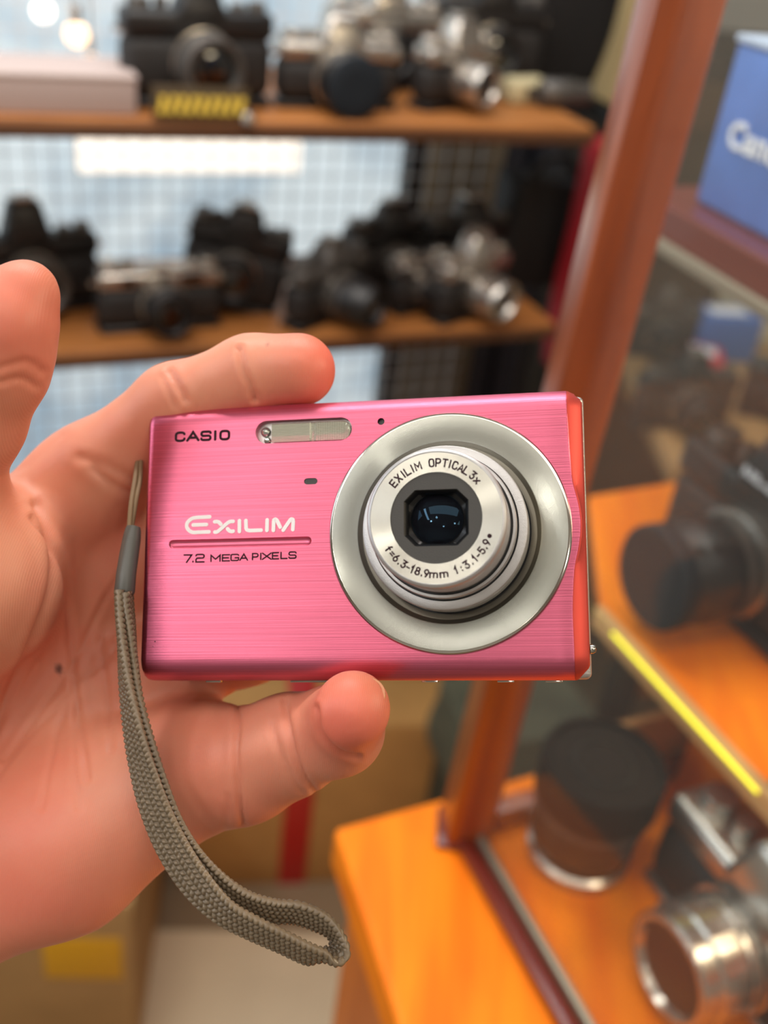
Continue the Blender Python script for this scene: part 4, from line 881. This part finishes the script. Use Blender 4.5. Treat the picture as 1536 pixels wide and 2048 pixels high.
# folds of the palm and fingers
crease([(474, 1385), (478, 1450), (476, 1520), (480, 1590), (486, 1650)], 1.1, 4.5, .05)
crease([(570, 1400), (578, 1450), (592, 1510), (612, 1555), (632, 1585)], .7, 5)
crease([(545, 1450), (560, 1500), (580, 1545), (604, 1580)], .35, 5)
crease([(632, 1415), (640, 1460), (662, 1490), (690, 1508), (716, 1512)], .8, 5)
crease([(480, 700), (488, 740), (503, 775), (510, 800)], .9, 5)
crease([(340, 745), (358, 775), (372, 800)], .8, 6)
crease([(325, 755), (340, 785), (352, 812)], .5, 5)
crease([(70, 1010), (95, 1075), (98, 1160), (70, 1250), (20, 1380), (-30, 1500)], 1.0, 8)
crease([(60, 1040), (115, 1120), (135, 1230), (145, 1330), (160, 1450), (176, 1560)], .75, 6)
crease([(262, 1120), (210, 1200), (150, 1320), (90, 1410), (10, 1520)], .55, 5)
crease([(270, 960), (210, 930), (160, 915)], .5, 9)
crease([(262, 985), (230, 970), (190, 940)], .6, 8)
crease([(236, 1290), (190, 1340), (140, 1360)], .35, 5)
crease([(200, 1280), (215, 1400), (222, 1500)], .4, 5)
crease([(140, 1400), (110, 1480), (86, 1620)], .38, 5)
crease([(148, 1385), (70, 1460), (-10, 1560)], .40, 5)
crease([(155, 1400), (150, 1500), (160, 1620)], .36, 5)
crease([(66, 1330), (20, 1420), (-20, 1460)], .25, 5)
crease([(440, 1420), (446, 1500), (440, 1580)], .2, 9)
crease([(455, 1590), (452, 1640), (446, 1680)], .3, 5)
crease([(0, 735), (50, 722), (85, 742)], .3, 6)
crease([(0, 765), (40, 756), (74, 775)], .35, 6)
crease([(0, 950), (60, 925), (120, 870)], .3, 10)
# pads
def pad(px, py, rx, ry, h, zr=(.15, .4)):
    disp[:] += h*.001*np.exp(-((PX-px)/rx)**2-((PY-py)/ry)**2)*facing*rng_mask(*zr)
pad(430, 1480, 60, 90, 1.2); pad(150, 1700, 170, 110, 1.5); pad(20, 1180, 100, 120, 1.6); pad(525, 1500, 35, 75, .6); pad(30, 640, 60, 80, .8); pad(570, 730, 50, 40, .5)
pad(215, 1250, 45, 160, -.5); pad(190, 1040, 60, 60, .8)
# low organic unevenness
ph = rng.uniform(0, 6.28, (12, 3)); fr = rng.normal(0, 160, (12, 3))
for i in range(12): disp += .00006*np.sin(HV@fr[i]+ph[i, 0])
HV = relax(HV+NN*disp[:, None], 1, .3)
HW = CAM+HV@_W.T
HO = CAM+_W@Q(150, 1250, .245)
me = bpy.data.meshes.new('hand'); me.vertices.add(len(HW)); me.vertices.foreach_set('co', (HW-HO).astype(np.float32).ravel())
me.loops.add(quads.size); me.polygons.add(len(quads)); me.loops.foreach_set('vertex_index', quads.astype(np.int32).ravel())
me.polygons.foreach_set('loop_start', np.arange(0, quads.size, 4, dtype=np.int32)); me.polygons.foreach_set('use_smooth', np.ones(len(quads), bool)); me.update(calc_edges=True); me.validate()
# skin
skin_m = bpy.data.materials.new('skin'); skin_m.use_nodes = True; nt = skin_m.node_tree; b = nt.nodes['Principled BSDF']; MATS['skin'] = skin_m
b.inputs['Roughness'].default_value = .46; b.inputs['Subsurface Weight'].default_value = .22; b.inputs['Subsurface Radius'].default_value = (1.0, .35, .2); b.inputs['Subsurface Scale'].default_value = .0035
b.inputs['Specular IOR Level'].default_value = .42
tc = nt.nodes.new('ShaderNodeTexCoord')
def nzn(scale, det=4, src=None):
    n_ = nt.nodes.new('ShaderNodeTexNoise'); n_.inputs['Scale'].default_value = scale; n_.inputs['Detail'].default_value = det; nt.links.new(tc.outputs['Object'], n_.inputs['Vector']); return n_
n1 = nzn(45, 5); r = nt.nodes.new('ShaderNodeValToRGB'); r.color_ramp.elements[0].position = .3; r.color_ramp.elements[1].position = .7
r.color_ramp.elements[0].color = (*srgb((222, 152, 122)), 1); r.color_ramp.elements[1].color = (*srgb((220, 134, 108)), 1)
nt.links.new(n1.outputs[0], r.inputs[0])
att = nt.nodes.new('ShaderNodeAttribute'); att.attribute_name = 'flush'; mx = nt.nodes.new('ShaderNodeMix'); mx.data_type = 'RGBA'
mx.inputs[7].default_value = (*srgb((224, 100, 82)), 1); nt.links.new(att.outputs['Fac'], mx.inputs[0]); nt.links.new(r.outputs[0], mx.inputs[6])
mk = nt.nodes.new('ShaderNodeAttribute'); mk.attribute_name = 'mole'; m2 = nt.nodes.new('ShaderNodeMix'); m2.data_type = 'RGBA'; m2.inputs[7].default_value = (.03, .012, .008, 1)
nt.links.new(mk.outputs['Fac'], m2.inputs[0]); nt.links.new(mx.outputs[2], m2.inputs[6]); nt.links.new(m2.outputs[2], b.inputs['Base Color'])
n2 = nzn(900, 3); n3 = nzn(220, 4); wv = nt.nodes.new('ShaderNodeTexWave'); wv.inputs['Scale'].default_value = 820; wv.inputs['Distortion'].default_value = 5; wv.inputs['Detail'].default_value = 1; wv.inputs['Detail Scale'].default_value = .12
nt.links.new(tc.outputs['Object'], wv.inputs['Vector'])
bp1 = nt.nodes.new('ShaderNodeBump'); bp1.inputs['Strength'].default_value = .22; bp1.inputs['Distance'].default_value = .00008; nt.links.new(wv.outputs['Fac'], bp1.inputs['Height'])
bp2 = nt.nodes.new('ShaderNodeBump'); bp2.inputs['Strength'].default_value = .35; bp2.inputs['Distance'].default_value = .0003; nt.links.new(n3.outputs[0], bp2.inputs['Height']); nt.links.new(bp1.outputs[0], bp2.inputs['Normal'])
nt.links.new(bp2.outputs[0], b.inputs['Normal'])
# colour of the skin itself: redder fingertips, two small moles
fl_ = np.zeros(len(HW))
for c, r_, s_ in ((Q(655, 735, .233), .010, .8), (Q(700, 1440, .205), .010, .75), (Q(10, 640, .200), .016, .4), (Q(0, 1750, .22), .03, .3), (Q(430, 1500, .232), .014, .25)):
    fl_ = np.maximum(fl_, s_*np.exp(-((np.linalg.norm(HV-c, axis=1)/r_)**2)))
mo = np.zeros(len(HW)); at_ = lambda x, y: np.hypot(PX-x, (PY-y)*.75)
mo = np.maximum(mo, np.clip(1.6-at_(118, 1338)/6.5, 0, 1)*(facing > .5)*.85); mo = np.maximum(mo, np.clip(1.5-at_(534, 693)/3.0, 0, 1)*(facing > .2)*.6)
me.attributes.new('flush', 'FLOAT', 'POINT').data.foreach_set('value', fl_.astype(np.float32)); me.attributes.new('mole', 'FLOAT', 'POINT').data.foreach_set('value', mo.astype(np.float32))
me.materials.append(skin_m)
hand = bpy.data.objects.new('person', me); COL.objects.link(hand); hand.location = HO
tag(hand, "person's bare left hand, palm towards the viewer, gripping the pink camera between fingers", 'person')
# nails
M_nail = mat('nail', (214, 150, 112), .25, **{'Coat Weight': .5})
def nail(cq, axis, nrm, L, Wd, name='fingernail'):
    axis = np.array(axis, float); axis /= np.linalg.norm(axis); nrm = np.array(nrm, float); nrm -= axis*(nrm@axis); nrm /= np.linalg.norm(nrm); sd = np.cross(axis, nrm)
    mb = MB(); v = []; f = []; nu, nv_ = 18, 16
    for lay in (0, 1):
        for i in range(nu+1):
            for j in range(nv_+1):
                s = -1+2*i/nu; t = -1+2*j/nv_; wloc = Wd*(1-.25*max(0, s)**3-.12*max(0, -s)**2)*math.sqrt(max(.05, 1-.5*max(0, abs(s)-.55)**2*4))
                ang = t*1.05; R_ = wloc/2/math.sin(1.05)
                p = cq+axis*(s*L/2)+sd*(R_*math.sin(ang))+nrm*(R_*(math.cos(ang)-1)-.0006*s*s-(.0005 if lay else 0))
                v.append(CAM+_W@p-HO)
    k = nv_+1; o = (nu+1)*k
    for i in range(nu):
        for j in range(nv_):
            q = (i*k+j, (i+1)*k+j, (i+1)*k+j+1, i*k+j+1); f.append(q); f.append(tuple(x+o for x in q[::-1]))
    for i in range(nu): f += [(i*k, i*k+o, (i+1)*k+o, (i+1)*k), (i*k+nv_, (i+1)*k+nv_, (i+1)*k+nv_+o, i*k+nv_+o)]
    for j in range(nv_): f += [(j, j+1, j+1+o, j+o), (nu*k+j, nu*k+j+o, nu*k+j+1+o, nu*k+j+1)]
    mb.add(v, f); return lab(mb.build(name, M_nail, hand), 'pale fingernail')
nail(Q(704, 1418, .2100)+V3(.0068, .0016, .0012), (.05, .50, -.85), (.95, .16, .20), .012, .0100)
nail(Q(12, 600, .2060)+V3(-.0088, .0010, .0005), (.22, .95, -.05), (-.92, .15, .35), .014, .0120)

# ================================================================== wrist strap
strap = thing('wrist_strap', 'taupe braided wrist strap hanging in a loop from the left end of the pink camera', 'strap', M=Matrix.Translation(tuple(P(250, 1120, .228))))
SO_ = P(250, 1120, .228)
M_fer = mat('ferrule_grey', (84, 84, 78), .38); M_cord = mat('cord_tan', (134, 112, 82), .6)
M_braid = mat('braid_taupe', (116, 101, 80), .32, var=.18, scale=900)
mb = MB(); pts = [P(x, y, d)-SO_ for x, y, d in ((267, 1054, .2315), (266, 1060, .2313), (263, 1080, .231), (258, 1110, .230), (252, 1150, .2285), (249, 1183, .2275), (248.5, 1189, .2273))]
mb.tube(pts, [.0015, .00175, .0020, .0021, .00215, .00222, .0020], 24); mb.build('ferrule', M_fer, strap)
for off in (0, 1):
    a = [(258, 1062, .231), (262, 1010, .2325), (270, 960, .236), (276+off*2, 915, .240), (277, 885, .2425), (268, 872, .2425)] if not off else [(262, 1062, .232), (272, 1000, .2335), (280, 960, .2365), (282, 915, .240), (283, 890, .2435), (274, 868, .2435)]
    q = [tuple(P(*p)-SO_) for p in a]; mb = MB(); mb.tube(cv(q, 8), .00055, 10); mb.build('thin_cord', M_cord, strap)
mb = MB(); q = [tuple(P(x, y, d)-SO_) for x, y, d in ((280, 868, .2435), (270, 876, .2405), (268, 888, .2400), (276, 902, .2410), (284, 900, .2430), (286, 885, .2440))]; mb.tube(cv(q, 6), .0009, 10); mb.build('cord_knot', M_cord, strap)
# band: px, py, depth, twist (0 = flat to the viewer, 90 = edge on), down one side and back up the other
path = [(241, 1180, .2265, 84), (242, 1225, .2260, 82), (245, 1290, .2250, 74), (252, 1370, .2235, 62), (265, 1450, .2215, 48), (283, 1530, .2200, 33), (307, 1610, .2180, 20), (342, 1690, .2165, 12), (390, 1765, .2150, 14), (445, 1822, .2145, 28), (505, 1856, .2150, 34),
        (565, 1884, .2160, 38), (618, 1909, .2170, 40), (652, 1916, .2185, 46), (676, 1903, .2200, 60), (672, 1872, .2210, 58), (640, 1844, .2210, 40), (594, 1826, .2205, 36), (545, 1822, .2200, 34), (487, 1803, .2195, 36), (432, 1770, .2190, 25), (378, 1718, .2190, 14), (336, 1648, .2200, 18), (306, 1562, .2218, 28), (285, 1480, .2235, 42), (271, 1400, .2252, 60), (266, 1330, .2265, 72), (261, 1260, .2270, 80), (256, 1215, .2270, 84), (254, 1180, .2268, 84)]
CC = np.array([[*Q(x, y, d), math.radians(t)] for x, y, d, t in path])
cr = np.array(cv([tuple(c) for c in CC], 40)); Pc = cr[:, :3]; tw = cr[:, 3]
sl_ = np.r_[0, np.cumsum(np.linalg.norm(np.diff(Pc, axis=0), axis=1))]; n = 1500
ss = np.linspace(0, sl_[-1], n); Pc = np.stack([np.interp(ss, sl_, Pc[:, j]) for j in range(3)], 1); tw = np.interp(ss, sl_, tw)
T = np.gradient(Pc, axis=0); T /= np.linalg.norm(T, axis=1, keepdims=True)
half = ss > ss[-1]*.487
B1 = np.cross(T, V3(0, 0, 1)); B1 /= np.linalg.norm(B1, axis=1, keepdims=True)
B1 = np.where(half[:, None], -B1, B1)
# smooth direction through the turn at the loop end
for j in range(3): B1[:, j] = np.convolve(np.pad(B1[:, j], 30, 'edge'), np.ones(61)/61, 'valid')
B1 /= np.linalg.norm(B1, axis=1, keepdims=True)
tw_s = tw
Wd_ = B1*np.cos(tw_s)[:, None]+V3(0, 0, 1)*np.sin(tw_s)[:, None]
Wd_ -= T*(Wd_*T).sum(1)[:, None]; Wd_ /= np.linalg.norm(Wd_, axis=1, keepdims=True); Nn = np.cross(T, Wd_)
wid = np.interp(ss, [0, ss[-1]*.3, ss[-1]], [.0066, .0075, .0072]); MC = 42
vv = []; ff = []; pit = .00122; ncol = 6
js = np.linspace(0, 1, MC+1)
for side in (1, -1):
    for j, v in enumerate(js):
        c = min(int(v*ncol), ncol-1); fv = v*ncol-c; sg = 1 if c % 2 else -1
        s_ = ss/pit+.5*(c % 2)+sg*(fv-.5)*.38; fs = s_-np.floor(s_)
        bump = .00062*(np.sin(math.pi*fs)**.6)*(math.sin(math.pi*min(max(fv, 0), 1))**.6 if 0 < fv < 1 else 0)
        edge = math.sqrt(max(0, 1-(2*v-1)**8)); h = (.00055*edge+bump*(.3+.7*edge))*side
        vv.append(Pc+Wd_*((v-.5)*wid)[:, None]+Nn*h[:, None] if hasattr(h, '__len__') else Pc+Wd_*((v-.5)*wid)[:, None]+Nn*h)
A_ = np.stack(vv, 0)   # (2*(MC+1), n, 3)
AW = (CAM+A_.reshape(-1, 3)@_W.T-SO_)
R2 = MC+1
for side in (0, 1):
    for j in range(MC):
        a = (side*R2+j)*n; b0 = (side*R2+j+1)*n; k = np.arange(n-1)
        q = np.stack([a+k, a+k+1, b0+k+1, b0+k], 1); ff.append(q if side else q[:, ::-1])
for j in (0, MC):
    a = j*n; b0 = (R2+j)*n; k = np.arange(n-1); ff.append(np.stack([a+k, a+k+1, b0+k+1, b0+k], 1))
FQ = np.concatenate(ff).astype(np.int32)
me = bpy.data.meshes.new('braided_band'); me.vertices.add(len(AW)); me.vertices.foreach_set('co', AW.astype(np.float32).ravel()); me.loops.add(FQ.size); me.polygons.add(len(FQ))
me.loops.foreach_set('vertex_index', FQ.ravel()); me.polygons.foreach_set('loop_start', np.arange(0, FQ.size, 4, dtype=np.int32)); me.polygons.foreach_set('use_smooth', np.ones(len(FQ), bool)); me.update(calc_edges=True)
me.materials.append(M_braid); bo = bpy.data.objects.new('braided_band', me); COL.objects.link(bo); bo.parent = strap
